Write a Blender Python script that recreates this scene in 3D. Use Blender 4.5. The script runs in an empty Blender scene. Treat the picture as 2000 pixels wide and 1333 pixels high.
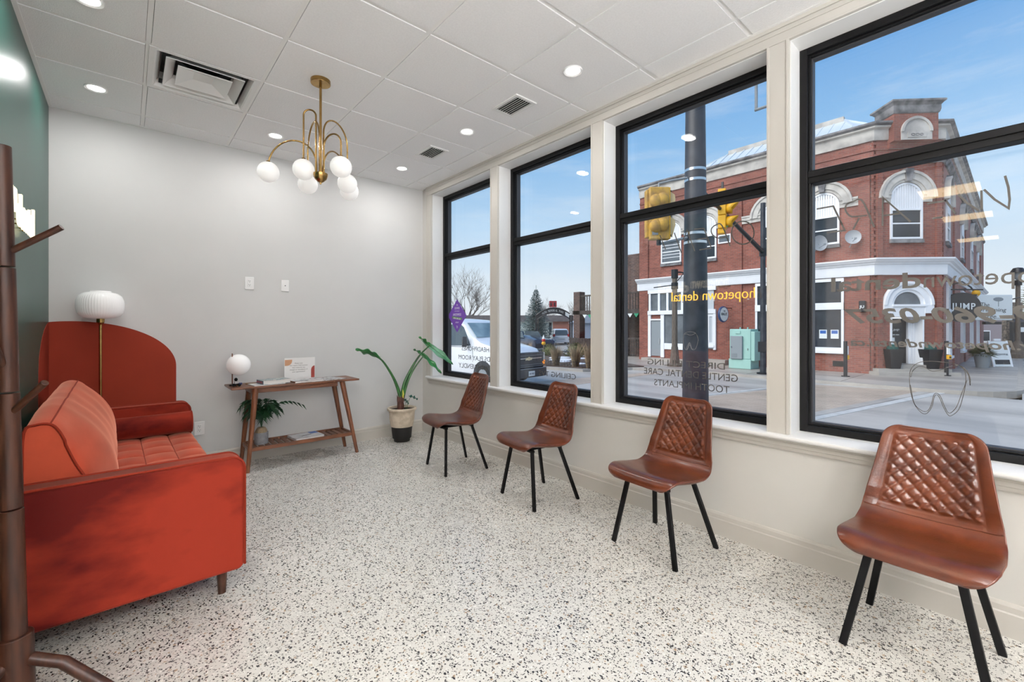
import bpy, bmesh, math, random
from mathutils import Vector, Matrix
random.seed(4)
PI = math.pi
sc = bpy.context.scene
COL = sc.collection

# ------------------------------------------------------------------ camera
cam_d = bpy.data.cameras.new('camera')
cam = bpy.data.objects.new('camera', cam_d); COL.objects.link(cam)
YAW = 0.7225
cam.location = (-2.7876, -4.9706, 1.3073)
cam.rotation_euler = (PI/2, 0, -YAW)
cam_d.sensor_width = 36.0
cam_d.lens = 865.45*36/2000
cam_d.shift_x = (1000-1011.5)/2000
cam_d.shift_y = (637.5-666.5)/2000
cam_d.clip_start = 0.05; cam_d.clip_end = 500
sc.camera = cam

# ------------------------------------------------------------------ view
sc.view_settings.view_transform = 'Standard'
sc.view_settings.look = 'None'
sc.view_settings.gamma = 1
sc.view_settings.use_curve_mapping = False
sc.view_settings.exposure = 0.06

# ------------------------------------------------------------------ sky
W = bpy.data.worlds.new('sky'); sc.world = W; W.use_nodes = True
nt = W.node_tree; nt.nodes.clear()
def N(t, **kw):
    n = nt.nodes.new(t)
    for k, v in kw.items(): setattr(n, k, v)
    return n
out = N('ShaderNodeOutputWorld'); bg = N('ShaderNodeBackground')
tc = N('ShaderNodeTexCoord'); sep = N('ShaderNodeSeparateXYZ')
ramp = N('ShaderNodeValToRGB')
nt.links.new(tc.outputs['Generated'], sep.inputs[0])
nt.links.new(sep.outputs['Z'], ramp.inputs[0])
el = ramp.color_ramp.elements
stops = [(0.0, (.88, .92, .96)), (.10, (.74, .85, .95)), (.22, (.49, .71, .94)), (.36, (.26, .52, .86)), (.50, (.135, .37, .77)), (1.0, (.07, .24, .60))]
el[0].position = 0; el[0].color = (*stops[0][1], 1); el[1].position = 1; el[1].color = (*stops[-1][1], 1)
for p, c in stops[1:-1]:
    e = el.new(p); e.color = (*c, 1)
mp = N('ShaderNodeMapping'); mp.inputs['Scale'].default_value = (2.0, 2.0, 11.0)
mp.inputs['Rotation'].default_value = (.10, .08, .4)
nz = N('ShaderNodeTexNoise'); nz.inputs['Scale'].default_value = 1.7; nz.inputs['Detail'].default_value = 7; nz.inputs['Roughness'].default_value = .62
cr = N('ShaderNodeValToRGB'); cr.color_ramp.elements[0].position = .48; cr.color_ramp.elements[1].position = .80
cr.color_ramp.elements[0].color = (0, 0, 0, 1); cr.color_ramp.elements[1].color = (.45, .45, .45, 1)
mx = N('ShaderNodeMixRGB'); mx.inputs[2].default_value = (.84, .9, .96, 1)
nt.links.new(tc.outputs['Generated'], mp.inputs[0]); nt.links.new(mp.outputs[0], nz.inputs[0]); nt.links.new(nz.outputs[0], cr.inputs[0])
nt.links.new(cr.outputs[0], mx.inputs[0]); nt.links.new(ramp.outputs[0], mx.inputs[1]); nt.links.new(mx.outputs[0], bg.inputs[0])
bg.inputs[1].default_value = 1.0
nt.links.new(bg.outputs[0], out.inputs[0])

# weak, very soft sun behind thin cloud, from over our own roof onto the street facades
sd = bpy.data.lights.new('sun', 'SUN'); sd.energy = 3.8; sd.angle = math.radians(50); sd.color = (1, .96, .9)
so = bpy.data.objects.new('sun', sd); COL.objects.link(so); so.rotation_euler = (math.radians(-12), math.radians(-48), 0)

ROOM_W = 1.0      # power scale of the room's lamps

# ------------------------------------------------------------------ materials
def mat(name, col, rough=.5, metal=0., var=0., vscale=8., bump=0., bscale=60., emit=None, estr=1., coat=0., sheen=0., sheen_col=None, stretch=None, col2=None, detail=4., spec=.5, contrast=(.35, .65)):
    m = bpy.data.materials.new(name); m.use_nodes = True
    t = m.node_tree; b = t.nodes['Principled BSDF']
    b.inputs['Roughness'].default_value = rough; b.inputs['Metallic'].default_value = metal
    b.inputs['Coat Weight'].default_value = coat; b.inputs['Coat Roughness'].default_value = .18 if coat < .5 else .03; b.inputs['Specular IOR Level'].default_value = spec
    if sheen:
        b.inputs['Sheen Weight'].default_value = sheen; b.inputs['Sheen Roughness'].default_value = .35
        if sheen_col: b.inputs['Sheen Tint'].default_value = (*sheen_col, 1)
    c = (*col, 1)
    b.inputs['Base Color'].default_value = c
    tcn = t.nodes.new('ShaderNodeTexCoord'); mpn = t.nodes.new('ShaderNodeMapping')
    t.links.new(tcn.outputs['Object'], mpn.inputs[0])
    if stretch: mpn.inputs['Scale'].default_value = stretch
    if col2 is None: col2 = tuple(max(0, x*(1-var)) for x in col)
    n = t.nodes.new('ShaderNodeTexNoise'); n.inputs['Scale'].default_value = vscale; n.inputs['Detail'].default_value = detail
    t.links.new(mpn.outputs[0], n.inputs[0])
    r = t.nodes.new('ShaderNodeValToRGB'); r.color_ramp.elements[0].position = contrast[0]; r.color_ramp.elements[1].position = contrast[1]
    r.color_ramp.elements[0].color = (*col2, 1); r.color_ramp.elements[1].color = c
    t.links.new(n.outputs[0], r.inputs[0]); t.links.new(r.outputs[0], b.inputs['Base Color'])
    if bump:
        n2 = t.nodes.new('ShaderNodeTexNoise'); n2.inputs['Scale'].default_value = bscale; n2.inputs['Detail'].default_value = 3
        t.links.new(mpn.outputs[0], n2.inputs[0])
        bp = t.nodes.new('ShaderNodeBump'); bp.inputs['Strength'].default_value = bump; bp.inputs['Distance'].default_value = .01
        t.links.new(n2.outputs[0], bp.inputs['Height']); t.links.new(bp.outputs[0], b.inputs['Normal'])
    if emit:
        b.inputs['Emission Color'].default_value = (*emit, 1); b.inputs['Emission Strength'].default_value = estr
    return m

def glass_mat(name, tint=(1, 1, 1), refl=1.0, base=.04):
    m = bpy.data.materials.new(name); m.use_nodes = True
    t = m.node_tree; t.nodes.clear()
    o = t.nodes.new('ShaderNodeOutputMaterial'); mix = t.nodes.new('ShaderNodeMixShader')
    tr = t.nodes.new('ShaderNodeBsdfTransparent'); tr.inputs[0].default_value = (*tint, 1)
    gl = t.nodes.new('ShaderNodeBsdfGlossy'); gl.inputs['Roughness'].default_value = 0.0
    lw = t.nodes.new('ShaderNodeLayerWeight'); lw.inputs['Blend'].default_value = .5
    pw = t.nodes.new('ShaderNodeMath'); pw.operation = 'POWER'; pw.inputs[1].default_value = 5
    ma = t.nodes.new('ShaderNodeMath'); ma.operation = 'MULTIPLY_ADD'; ma.inputs[1].default_value = .96*refl; ma.inputs[2].default_value = base*refl
    t.links.new(lw.outputs['Facing'], pw.inputs[0]); t.links.new(pw.outputs[0], ma.inputs[0]); t.links.new(ma.outputs[0], mix.inputs[0])
    t.links.new(tr.outputs[0], mix.inputs[1]); t.links.new(gl.outputs[0], mix.inputs[2]); t.links.new(mix.outputs[0], o.inputs[0])
    return m

def brick_mat(name, c1, c2, mortar, axis, bw=.215, bh=.075, rough=.85):
    """axis: 'Y' wall runs along Y, 'X' wall along X, 'D' diagonal chamfer"""
    m = bpy.data.materials.new(name); m.use_nodes = True
    t = m.node_tree; b = t.nodes['Principled BSDF']; b.inputs['Roughness'].default_value = rough
    g = t.nodes.new('ShaderNodeNewGeometry'); s = t.nodes.new('ShaderNodeSeparateXYZ'); cmb = t.nodes.new('ShaderNodeCombineXYZ')
    t.links.new(g.outputs['Position'], s.inputs[0])
    if axis == 'D':
        a = t.nodes.new('ShaderNodeMath'); a.operation = 'SUBTRACT'; t.links.new(s.outputs['X'], a.inputs[0]); t.links.new(s.outputs['Y'], a.inputs[1])
        k = t.nodes.new('ShaderNodeMath'); k.operation = 'MULTIPLY'; k.inputs[1].default_value = .7071; t.links.new(a.outputs[0], k.inputs[0])
        t.links.new(k.outputs[0], cmb.inputs[0])
    elif axis == 'XY':
        a = t.nodes.new('ShaderNodeMath'); a.operation = 'ADD'; t.links.new(s.outputs['X'], a.inputs[0]); t.links.new(s.outputs['Y'], a.inputs[1])
        t.links.new(a.outputs[0], cmb.inputs[0])
    else:
        t.links.new(s.outputs[axis], cmb.inputs[0])
    t.links.new(s.outputs['X' if axis == 'Y' and name.startswith('tan_') else 'Z'], cmb.inputs[1])
    br = t.nodes.new('ShaderNodeTexBrick'); br.inputs['Scale'].default_value = 1; br.inputs['Brick Width'].default_value = bw; br.inputs['Row Height'].default_value = bh
    br.inputs['Mortar Size'].default_value = .007; br.inputs['Mortar Smooth'].default_value = .3; br.inputs['Bias'].default_value = -.1
    br.inputs['Color1'].default_value = (*c1, 1); br.inputs['Color2'].default_value = (*c2, 1); br.inputs['Mortar'].default_value = (*mortar, 1)
    t.links.new(cmb.outputs[0], br.inputs[0])
    n = t.nodes.new('ShaderNodeTexNoise'); n.inputs['Scale'].default_value = 1.1; n.inputs['Detail'].default_value = 8
    t.links.new(g.outputs['Position'], n.inputs[0])
    mx = t.nodes.new('ShaderNodeMixRGB'); mx.blend_type = 'MULTIPLY'; mx.inputs[0].default_value = .55
    r = t.nodes.new('ShaderNodeValToRGB'); r.color_ramp.elements[0].position = .3; r.color_ramp.elements[0].color = (.5, .5, .5, 1); r.color_ramp.elements[1].position = .65
    t.links.new(n.outputs[0], r.inputs[0]); t.links.new(br.outputs[0], mx.inputs[1]); t.links.new(r.outputs[0], mx.inputs[2]); t.links.new(mx.outputs[0], b.inputs['Base Color'])
    bp = t.nodes.new('ShaderNodeBump'); bp.inputs['Strength'].default_value = .6; bp.inputs['Distance'].default_value = .01; bp.invert = True
    t.links.new(br.outputs['Fac'], bp.inputs['Height']); t.links.new(bp.outputs[0], b.inputs['Normal'])
    return m

def terrazzo():
    m = bpy.data.materials.new('terrazzo'); m.use_nodes = True
    t = m.node_tree; b = t.nodes['Principled BSDF']; b.inputs['Roughness'].default_value = .2
    b.inputs['Specular IOR Level'].default_value = .5
    g = t.nodes.new('ShaderNodeNewGeometry')
    def lay(scale, thr, seed, cut, prev, col, colb=None, stretch=(1, 1, 1)):
        mp = t.nodes.new('ShaderNodeMapping'); mp.inputs['Location'].default_value = (seed, seed*1.7, 0); mp.inputs['Scale'].default_value = stretch; mp.inputs['Rotation'].default_value = (0, 0, seed)
        t.links.new(g.outputs['Position'], mp.inputs[0])
        nn = t.nodes.new('ShaderNodeTexNoise'); nn.inputs['Scale'].default_value = scale*.9; nn.inputs['Detail'].default_value = 1
        t.links.new(mp.outputs[0], nn.inputs[0])
        ad = t.nodes.new('ShaderNodeVectorMath'); ad.operation = 'MULTIPLY_ADD'; ad.inputs[1].default_value = (1.1/scale,)*3
        t.links.new(nn.outputs['Color'], ad.inputs[0]); t.links.new(mp.outputs[0], ad.inputs[2])
        v = t.nodes.new('ShaderNodeTexVoronoi'); v.voronoi_dimensions = '2D'; v.inputs['Scale'].default_value = scale; v.distance = 'MANHATTAN'
        t.links.new(ad.outputs[0], v.inputs[0])
        sp = t.nodes.new('ShaderNodeSeparateColor'); t.links.new(v.outputs['Color'], sp.inputs[0])
        # chip size varies by cell: distance < thr * g ; chosen cells: r < cut
        a = t.nodes.new('ShaderNodeMath'); a.operation = 'MULTIPLY'; a.inputs[1].default_value = thr; t.links.new(sp.outputs[1], a.inputs[0])
        a2 = t.nodes.new('ShaderNodeMath'); a2.operation = 'ADD'; a2.inputs[1].default_value = thr*.35; t.links.new(a.outputs[0], a2.inputs[0])
        l = t.nodes.new('ShaderNodeMath'); l.operation = 'LESS_THAN'; t.links.new(v.outputs['Distance'], l.inputs[0]); t.links.new(a2.outputs[0], l.inputs[1])
        k = t.nodes.new('ShaderNodeMath'); k.operation = 'LESS_THAN'; k.inputs[1].default_value = cut; t.links.new(sp.outputs[0], k.inputs[0])
        mm = t.nodes.new('ShaderNodeMath'); mm.operation = 'MULTIPLY'; t.links.new(l.outputs[0], mm.inputs[0]); t.links.new(k.outputs[0], mm.inputs[1])
        mx = t.nodes.new('ShaderNodeMixRGB'); t.links.new(mm.outputs[0], mx.inputs[0]); t.links.new(prev, mx.inputs[1])
        if colb:
            c = t.nodes.new('ShaderNodeMixRGB'); c.inputs[1].default_value = (*col, 1); c.inputs[2].default_value = (*colb, 1); t.links.new(sp.outputs[2], c.inputs[0]); t.links.new(c.outputs[0], mx.inputs[2])
        else: mx.inputs[2].default_value = (*col, 1)
        return mx.outputs[0]
    n = t.nodes.new('ShaderNodeTexNoise'); n.inputs['Scale'].default_value = 1.3; t.links.new(g.outputs['Position'], n.inputs[0])
    r = t.nodes.new('ShaderNodeValToRGB'); r.color_ramp.elements[0].color = (.64, .625, .58, 1); r.color_ramp.elements[1].color = (.72, .71, .67, 1)
    t.links.new(n.outputs[0], r.inputs[0])
    p = r.outputs[0]
    p = lay(70, .34, 3.1, .30, p, (.86, .84, .80))
    p = lay(60, .36, 7.7, .16, p, (.42, .30, .20), (.50, .44, .36))
    p = lay(105, .40, 1.3, .42, p, (.02, .02, .022), (.09, .085, .08), (1, 1.5, 1))
    p = lay(62, .40, 5.9, .30, p, (.012, .012, .015), (.06, .055, .055), (1.5, 1, 1))
    t.links.new(p, b.inputs['Base Color'])
    n3 = t.nodes.new('ShaderNodeTexNoise'); n3.inputs['Scale'].default_value = 2.2; n3.inputs['Detail'].default_value = 2; t.links.new(g.outputs['Position'], n3.inputs[0])
    mr = t.nodes.new('ShaderNodeMapRange'); mr.inputs['To Min'].default_value = .2; mr.inputs['To Max'].default_value = .34; t.links.new(n3.outputs[0], mr.inputs[0])
    t.links.new(mr.outputs[0], b.inputs['Roughness'])
    bp = t.nodes.new('ShaderNodeBump'); bp.inputs['Strength'].default_value = .12; bp.inputs['Distance'].default_value = .02
    n4 = t.nodes.new('ShaderNodeTexNoise'); n4.inputs['Scale'].default_value = 5; t.links.new(g.outputs['Position'], n4.inputs[0])
    t.links.new(n4.outputs[0], bp.inputs['Height']); t.links.new(bp.outputs[0], b.inputs['Normal'])
    return m

M = {}
M['wall'] = mat('wall_paint', (.63, .63, .625), .75, var=.03, vscale=2)
M['green'] = mat('green_paint', (.015, .080, .062), .33, var=.1, vscale=3, spec=.45)
M['rust'] = mat('rust_paint', (.25, .026, .010), .7, var=.05, vscale=3, spec=.2)
M['beige'] = mat('beige_paint', (.64, .625, .59), .6, var=.03, vscale=2)
M['trim'] = mat('trim_paint', (.82, .82, .81), .42, var=.02, vscale=3)
M['casing'] = mat('backlit_casing_paint', (.56, .535, .49), .45, var=.02, vscale=3)  # trim paint darkened: backlit shade of the pillar faces put into the colour
M['tile'] = mat('ceiling_tile_face', (.90, .90, .905), .9, var=.04, vscale=90, bump=.25, bscale=160, detail=2)
M['tbar'] = mat('ceiling_grid_paint', (.88, .88, .87), .5)
M['plenum'] = mat('plenum_board', (.30, .28, .26), .9)
M['floor'] = terrazzo()
M['black'] = mat('black_aluminium', (.004, .004, .0045), .5, var=.15, vscale=30, spec=.22)
M['gasket'] = mat('grey_gasket', (.035, .035, .04), .5)
M['glass'] = glass_mat('window_glass', (.985, .99, .99))
M['vinyl'] = mat('grey_vinyl', (.085, .078, .07), .6)
M['vinyl_light'] = mat('frosted_vinyl', (.20, .20, .195), .6)
M['chrome'] = mat('chrome', (.7, .7, .7), .2, 1)
M['brass'] = mat('aged_brass', (.42, .26, .09), .24, 1, var=.25, vscale=20)
M['opal'] = mat('opal_glass', (.86, .86, .86), .25, emit=(1, .97, .94), estr=.10)
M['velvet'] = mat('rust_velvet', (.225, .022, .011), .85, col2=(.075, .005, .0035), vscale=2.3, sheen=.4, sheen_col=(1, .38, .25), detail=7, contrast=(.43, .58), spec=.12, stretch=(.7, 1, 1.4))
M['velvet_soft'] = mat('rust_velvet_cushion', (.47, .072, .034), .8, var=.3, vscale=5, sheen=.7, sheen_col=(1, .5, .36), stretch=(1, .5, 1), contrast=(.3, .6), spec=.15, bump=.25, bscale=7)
M['piping'] = mat('velvet_piping', (.20, .020, .009), .8, sheen=.2, sheen_col=(1, .4, .3), spec=.1)
M['leather'] = mat('tan_leather', (.118, .027, .0085), .28, col2=(.056, .012, .005), vscale=7, spec=.42, coat=.28, bump=.10, bscale=120, detail=6, contrast=(.3, .62))
M['leather_pipe'] = mat('leather_piping', (.10, .024, .01), .4)
M['legblack'] = mat('black_steel', (.003, .003, .0035), .45, spec=.15)
M['walnut'] = mat('walnut', (.20, .072, .03), .36, col2=(.085, .028, .012), vscale=6, stretch=(1.2, 9, 9), detail=8, bump=.04)
M['walnut_leg'] = mat('walnut_leg', (.21, .075, .03), .36, col2=(.10, .033, .014), vscale=7, stretch=(9, 9, 1), detail=8)
M['darkwood'] = mat('dark_stained_wood', (.058, .020, .010), .40, spec=.3, col2=(.022, .008, .005), vscale=7, stretch=(9, 9, .8), detail=8)
M['white'] = mat('white_plastic', (.82, .82, .82), .35)
M['paper'] = mat('paper', (.78, .77, .74), .7)
M['dark'] = mat('dark_void', (.015, .015, .016), .8)
M['duct'] = mat('galvanised_sheet', (.16, .165, .17), .35, .8)
M['terracotta'] = mat('pale_clay', (.62, .53, .42), .8, col2=(.50, .42, .32), vscale=14, bump=.5, bscale=22, contrast=(.4, .55))
M['blackpot'] = mat('black_glaze', (.004, .004, .004), .6)
M['concrete'] = mat('grey_concrete', (.30, .31, .33), .8, var=.25, vscale=30, bump=.2)
M['leaf'] = mat('glossy_leaf', (.028, .21, .045), .32, col2=(.01, .09, .025), vscale=9)
M['stem'] = mat('green_stalk', (.035, .15, .03), .35, col2=(.012, .06, .015), vscale=8)
M['bark'] = mat('brown_sheath', (.09, .028, .016), .6, var=.5, vscale=16, bump=.4)
M['yellowgreen'] = mat('yellow_sheath', (.55, .5, .06), .5)
M['soil'] = mat('soil', (.03, .02, .013), .95, bump=.8, bscale=40)
M['palm'] = mat('palm_leaf', (.012, .07, .022), .38, col2=(.004, .026, .012), vscale=12)
M['burlap'] = mat('burlap', (.36, .27, .17), .95, var=.3, vscale=40, bump=.5)
M['globe'] = mat('lit_opal_globe', (.86, .86, .86), .3, emit=(1, .98, .95), estr=.3)
M['neon'] = mat('warm_neon', (.35, .2, .03), .4, emit=(1, .52, .06), estr=1.1)
M['signlight'] = mat('lit_letter', (1, .9, .7), .4, emit=(1, .85, .58), estr=1.5)
M['lens'] = mat('lamp_lens', (1, 1, 1), .4, emit=(1, .965, .90), estr=14)
M['troffer'] = mat('troffer_lens', (1, 1, 1), .4, emit=(1, .70, .36), estr=7.5)
M['purple'] = mat('purple_vinyl', (.16, .055, .42), .5)
M['signgreen'] = mat('green_print', (.12, .26, .10), .5)

# ------------------------------------------------------------------ geometry helper
class G:
    def __init__(s, off=(0, 0, 0)): s.bm = bmesh.new(); s.off = Vector(off)
    def _q(s, vs, fs):
        v = [s.bm.verts.new(Vector(p)-s.off) for p in vs]
        for f in fs:
            try: s.bm.faces.new([v[i] for i in f])
            except ValueError: pass
        return s
    def box(s, x0, x1, y0, y1, z0, z1):
        x0, x1 = sorted((x0, x1)); y0, y1 = sorted((y0, y1)); z0, z1 = sorted((z0, z1))
        return s._q([(x0, y0, z0), (x1, y0, z0), (x1, y1, z0), (x0, y1, z0), (x0, y0, z1), (x1, y0, z1), (x1, y1, z1), (x0, y1, z1)],
                    [(0, 3, 2, 1), (4, 5, 6, 7), (0, 1, 5, 4), (1, 2, 6, 5), (2, 3, 7, 6), (3, 0, 4, 7)])
    def obox(s, c, hx, hy, hz, R=None):
        R = R or Matrix.Identity(3); c = Vector(c)
        vs = [c+R@Vector((a*hx, b*hy, d*hz)) for d in (-1, 1) for b in (-1, 1) for a in (-1, 1)]
        return s._q(vs, [(0, 2, 3, 1), (4, 5, 7, 6), (0, 1, 5, 4), (1, 3, 7, 5), (3, 2, 6, 7), (2, 0, 4, 6)])
    def bar(s, p, q, w, h, up=(0, 0, 1)):
        p, q = Vector(p), Vector(q); z = (q-p).normalized(); u = Vector(up)
        if abs(z.dot(u)) > .98: u = Vector((1, 0, 0))
        x = u.cross(z).normalized(); y = z.cross(x)
        R = Matrix((x, y, z)).transposed()
        return s.obox((p+q)/2, w/2, h/2, (q-p).length/2, R)
    def cyl(s, p, q, r0, r1=None, n=16, cap=True):
        r1 = r0 if r1 is None else r1
        return s.tube([p, q], [r0, r1], n, cap)
    def tube(s, pts, r, n=10, cap=True, closed=False):
        pts = [Vector(p) for p in pts]; k = len(pts)
        rs = r if isinstance(r, (list, tuple)) else [r]*k
        t0 = (pts[1]-pts[0]).normalized(); u = Vector((0, 0, 1)) if abs(t0.z) < .9 else Vector((1, 0, 0))
        nrm = u.cross(t0).normalized(); rings = []
        for i, p in enumerate(pts):
            if closed: t = (pts[(i+1) % k]-pts[i-1]).normalized()
            else: t = (pts[min(i+1, k-1)]-pts[max(i-1, 0)]).normalized()
            nrm = (nrm-t*nrm.dot(t))
            if nrm.length < 1e-6: nrm = Vector((1, 0, 0)).cross(t)
            nrm.normalize(); b = t.cross(nrm)
            rings.append([s.bm.verts.new(p-s.off+(nrm*math.cos(2*PI*j/n)+b*math.sin(2*PI*j/n))*rs[i]) for j in range(n)])
        m = k if closed else k-1
        for i in range(m):
            A, B = rings[i], rings[(i+1) % k]
            for j in range(n): s.bm.faces.new((A[j], A[(j+1) % n], B[(j+1) % n], B[j]))
        if cap and not closed:
            s.bm.faces.new(rings[0][::-1]); s.bm.faces.new(rings[-1])
        return s
    def lathe(s, prof, c=(0, 0, 0), n=32, axis='Z', fr=None):
        c = Vector(c); rings = []
        for r, z in prof:
            ring = []
            for j in range(n):
                a = 2*PI*j/n; rr = max(r, 1e-5)*(fr(a, z) if fr else 1)
                v = Vector((rr*math.cos(a), rr*math.sin(a), z))
                if axis == 'Y': v = Vector((v.x, v.z, v.y))
                if axis == 'X': v = Vector((v.z, v.x, v.y))
                ring.append(s.bm.verts.new(c+v-s.off))
            rings.append(ring)
        for A, B in zip(rings, rings[1:]):
            for j in range(n): s.bm.faces.new((A[j], A[(j+1) % n], B[(j+1) % n], B[j]))
        if tuple(prof[0]) != tuple(prof[-1]):
            for rg, rev in ((rings[0], True), (rings[-1], False)): s.bm.faces.new(rg[::-1] if rev else rg)
        return s
    def ell(s, c, rx, ry=None, rz=None, nu=24, nv=14, R=None):
        ry = rx if ry is None else ry; rz = rx if rz is None else rz; c = Vector(c)
        rings = []
        for i in range(1, nv):
            th = PI*i/nv; ring = []
            for j in range(nu):
                a = 2*PI*j/nu; v = Vector((rx*math.sin(th)*math.cos(a), ry*math.sin(th)*math.sin(a), rz*math.cos(th)))
                if R: v = R@v
                ring.append(s.bm.verts.new(c+v-s.off))
            rings.append(ring)
        zt = Vector((0, 0, rz)); zb = -zt
        if R: zt = R@zt; zb = R@zb
        T = s.bm.verts.new(c+zt-s.off); Bt = s.bm.verts.new(c+zb-s.off)
        for j in range(nu): s.bm.faces.new((T, rings[0][j], rings[0][(j+1) % nu])); s.bm.faces.new((Bt, rings[-1][(j+1) % nu], rings[-1][j]))
        for A, B in zip(rings, rings[1:]):
            for j in range(nu): s.bm.faces.new((A[j], B[j], B[(j+1) % nu], A[(j+1) % nu]))
        return s
    def prism(s, poly, fn, a, b):
        """poly: 2-D outline; fn(u, v, w) -> point; extruded from w=a to w=b"""
        k = len(poly)
        A = [s.bm.verts.new(Vector(fn(u, v, a))-s.off) for u, v in poly]; B = [s.bm.verts.new(Vector(fn(u, v, b))-s.off) for u, v in poly]
        s.bm.faces.new(A[::-1]); s.bm.faces.new(B)
        for i in range(k): s.bm.faces.new((A[i], A[(i+1) % k], B[(i+1) % k], B[i]))
        return s
    def loft(s, rings, cap=True, closed_ring=True):
        R = [[s.bm.verts.new(Vector(p)-s.off) for p in ring] for ring in rings]
        n = len(R[0])
        for A, B in zip(R, R[1:]):
            for j in range(n if closed_ring else n-1): s.bm.faces.new((A[j], A[(j+1) % n], B[(j+1) % n], B[j]))
        if cap and closed_ring: s.bm.faces.new(R[0][::-1]); s.bm.faces.new(R[-1])
        return s
    def grid(s, fn, nu, nv, thick=None):
        """fn(i/nu, j/nv) -> point"""
        V = [[s.bm.verts.new(Vector(fn(i/nu, j/nv))-s.off) for j in range(nv+1)] for i in range(nu+1)]
        for i in range(nu):
            for j in range(nv): s.bm.faces.new((V[i][j], V[i+1][j], V[i+1][j+1], V[i][j+1]))
        return s
    def done(s, name, m, parent=None, smooth=None, bevel=None, kind=None, label=None, sub=0):
        bmesh.ops.recalc_face_normals(s.bm, faces=s.bm.faces)
        me = bpy.data.meshes.new(name); s.bm.to_mesh(me); s.bm.free()
        me.materials.append(m)
        if smooth is not None or bevel or sub:
            for p in me.polygons: p.use_smooth = True
            me.set_sharp_from_angle(angle=math.radians(smooth if smooth is not None else 35))
        o = bpy.data.objects.new(name, me); COL.objects.link(o)
        if parent is not None:
            o.parent = parent
            if s.off.length > 0 and parent.type != 'EMPTY': pass
        elif s.off.length > 0: o.location = s.off
        if bevel:
            bv = o.modifiers.new('bevel', 'BEVEL'); bv.width = bevel; bv.segments = 2; bv.limit_method = 'ANGLE'; bv.angle_limit = math.radians(40); bv.harden_normals = False
        if sub:
            sb = o.modifiers.new('sub', 'SUBSURF'); sb.levels = sub; sb.render_levels = sub
        if kind: o['kind'] = kind
        if label: o['label'] = label
        return o

def thing(name, label, cat, loc=(0, 0, 0), rz=0, group=None, kind=None):
    o = bpy.data.objects.new(name, None); COL.objects.link(o)
    o.location = loc; o.rotation_euler = (0, 0, rz); o.empty_display_size = .1
    o['label'] = label; o['category'] = cat
    if group: o['group'] = group
    if kind: o['kind'] = kind
    return o
def tag(o, label, cat, group=None, kind=None):
    o['label'] = label; o['category'] = cat
    if group: o['group'] = group
    if kind: o['kind'] = kind
    return o
def struct(o, label=None):
    o['kind'] = 'structure'
    if label: o['label'] = label
    return o
def dup(root, loc, rz, label=None):
    def cp(o, par):
        c = o.copy(); COL.objects.link(c)
        if par is not None: c.parent = par
        for ch in kids.get(o.name, []): cp(ch, c)
        return c
    kids = {}
    for o in list(COL.objects):
        if o.parent: kids.setdefault(o.parent.name, []).append(o)
    r = cp(root, None); r.location = loc; r.rotation_euler = (0, 0, rz)
    if label: r['label'] = label
    return r

def text(s, name, m, parent, org, xd, yd, width=None, height=None, offset=0., shear=0., depth=.0008, align='LEFT', off=(0, 0, 0), spacing=1.0):
    """lettering as a thin mesh: baseline starts at org, runs along xd, rises along yd"""
    cu = bpy.data.curves.new('t', 'FONT'); cu.body = s; cu.size = 1; cu.offset = offset; cu.shear = shear; cu.resolution_u = 3; cu.space_character = spacing; cu.align_x = 'LEFT'
    cu.extrude = 0
    ob = bpy.data.objects.new('t', cu)
    COL.objects.link(ob); bpy.context.view_layer.update()
    me = bpy.data.meshes.new_from_object(ob.evaluated_get(bpy.context.evaluated_depsgraph_get()))
    bpy.data.objects.remove(ob); bpy.data.curves.remove(cu)
    xs = [v.co.x for v in me.vertices]; ys = [v.co.y for v in me.vertices]
    x0, x1, y0, y1 = min(xs), max(xs), min(ys), max(ys)
    sy = (height/(y1-y0)) if height else None
    sx = (width/(x1-x0)) if width else None
    if sx is None: sx = sy
    if sy is None: sy = sx
    X, Y, O = Vector(xd).normalized(), Vector(yd).normalized(), Vector(org)-Vector(off)
    Nn = X.cross(Y)
    w = (x1-x0)*sx
    dx = {'LEFT': 0, 'CENTER': -w/2, 'RIGHT': -w}[align]
    for v in me.vertices:
        p = O+X*((v.co.x-x0)*sx+dx)+Y*((v.co.y-(y0 if height else 0))*sy); v.co = p
    bm = bmesh.new(); bm.from_mesh(me)
    r = bmesh.ops.extrude_face_region(bm, geom=bm.faces[:])
    for g in r['geom']:
        if isinstance(g, bmesh.types.BMVert): g.co += Nn*depth
    bmesh.ops.recalc_face_normals(bm, faces=bm.faces)
    for f_ in bm.faces: f_.smooth = False
    bm.to_mesh(me); bm.free(); me.materials.clear(); me.materials.append(m); me.name = name
    o = bpy.data.objects.new(name, me); COL.objects.link(o)
    if parent is not None: o.parent = parent
    return o

def catmull(pts, n=6, closed=False):
    P = [Vector(p) for p in pts]; k = len(P); out = []
    rng = range(k if closed else k-1)
    for i in rng:
        p0 = P[(i-1) % k] if (closed or i > 0) else P[0]*2-P[1]
        p1, p2 = P[i], P[(i+1) % k]
        p3 = P[(i+2) % k] if (closed or i+2 < k) else P[-1]*2-P[-2]
        for j in range(n):
            t = j/n
            out.append(.5*((2*p1)+(-p0+p2)*t+(2*p0-5*p1+4*p2-p3)*t*t+(-p0+3*p1-3*p2+p3)*t**3))
    if not closed: out.append(P[-1])
    return out

# =================================================================== THE ROOM
H = 3.0106
XL = -3.244
YB = -8.2           # room goes on behind the camera
XFAR = -11.0        # and to the left of the green wall
GW_END = -3.35      # end of the green wall
EXT = .236           # outer face of the window wall
OP = [(-1.407, -.237), (-2.709, -1.526), (-4.001, -2.823), (-5.30, -4.117), (-6.59, -5.41)]
Z0, Z1 = .70, 2.91

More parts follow.
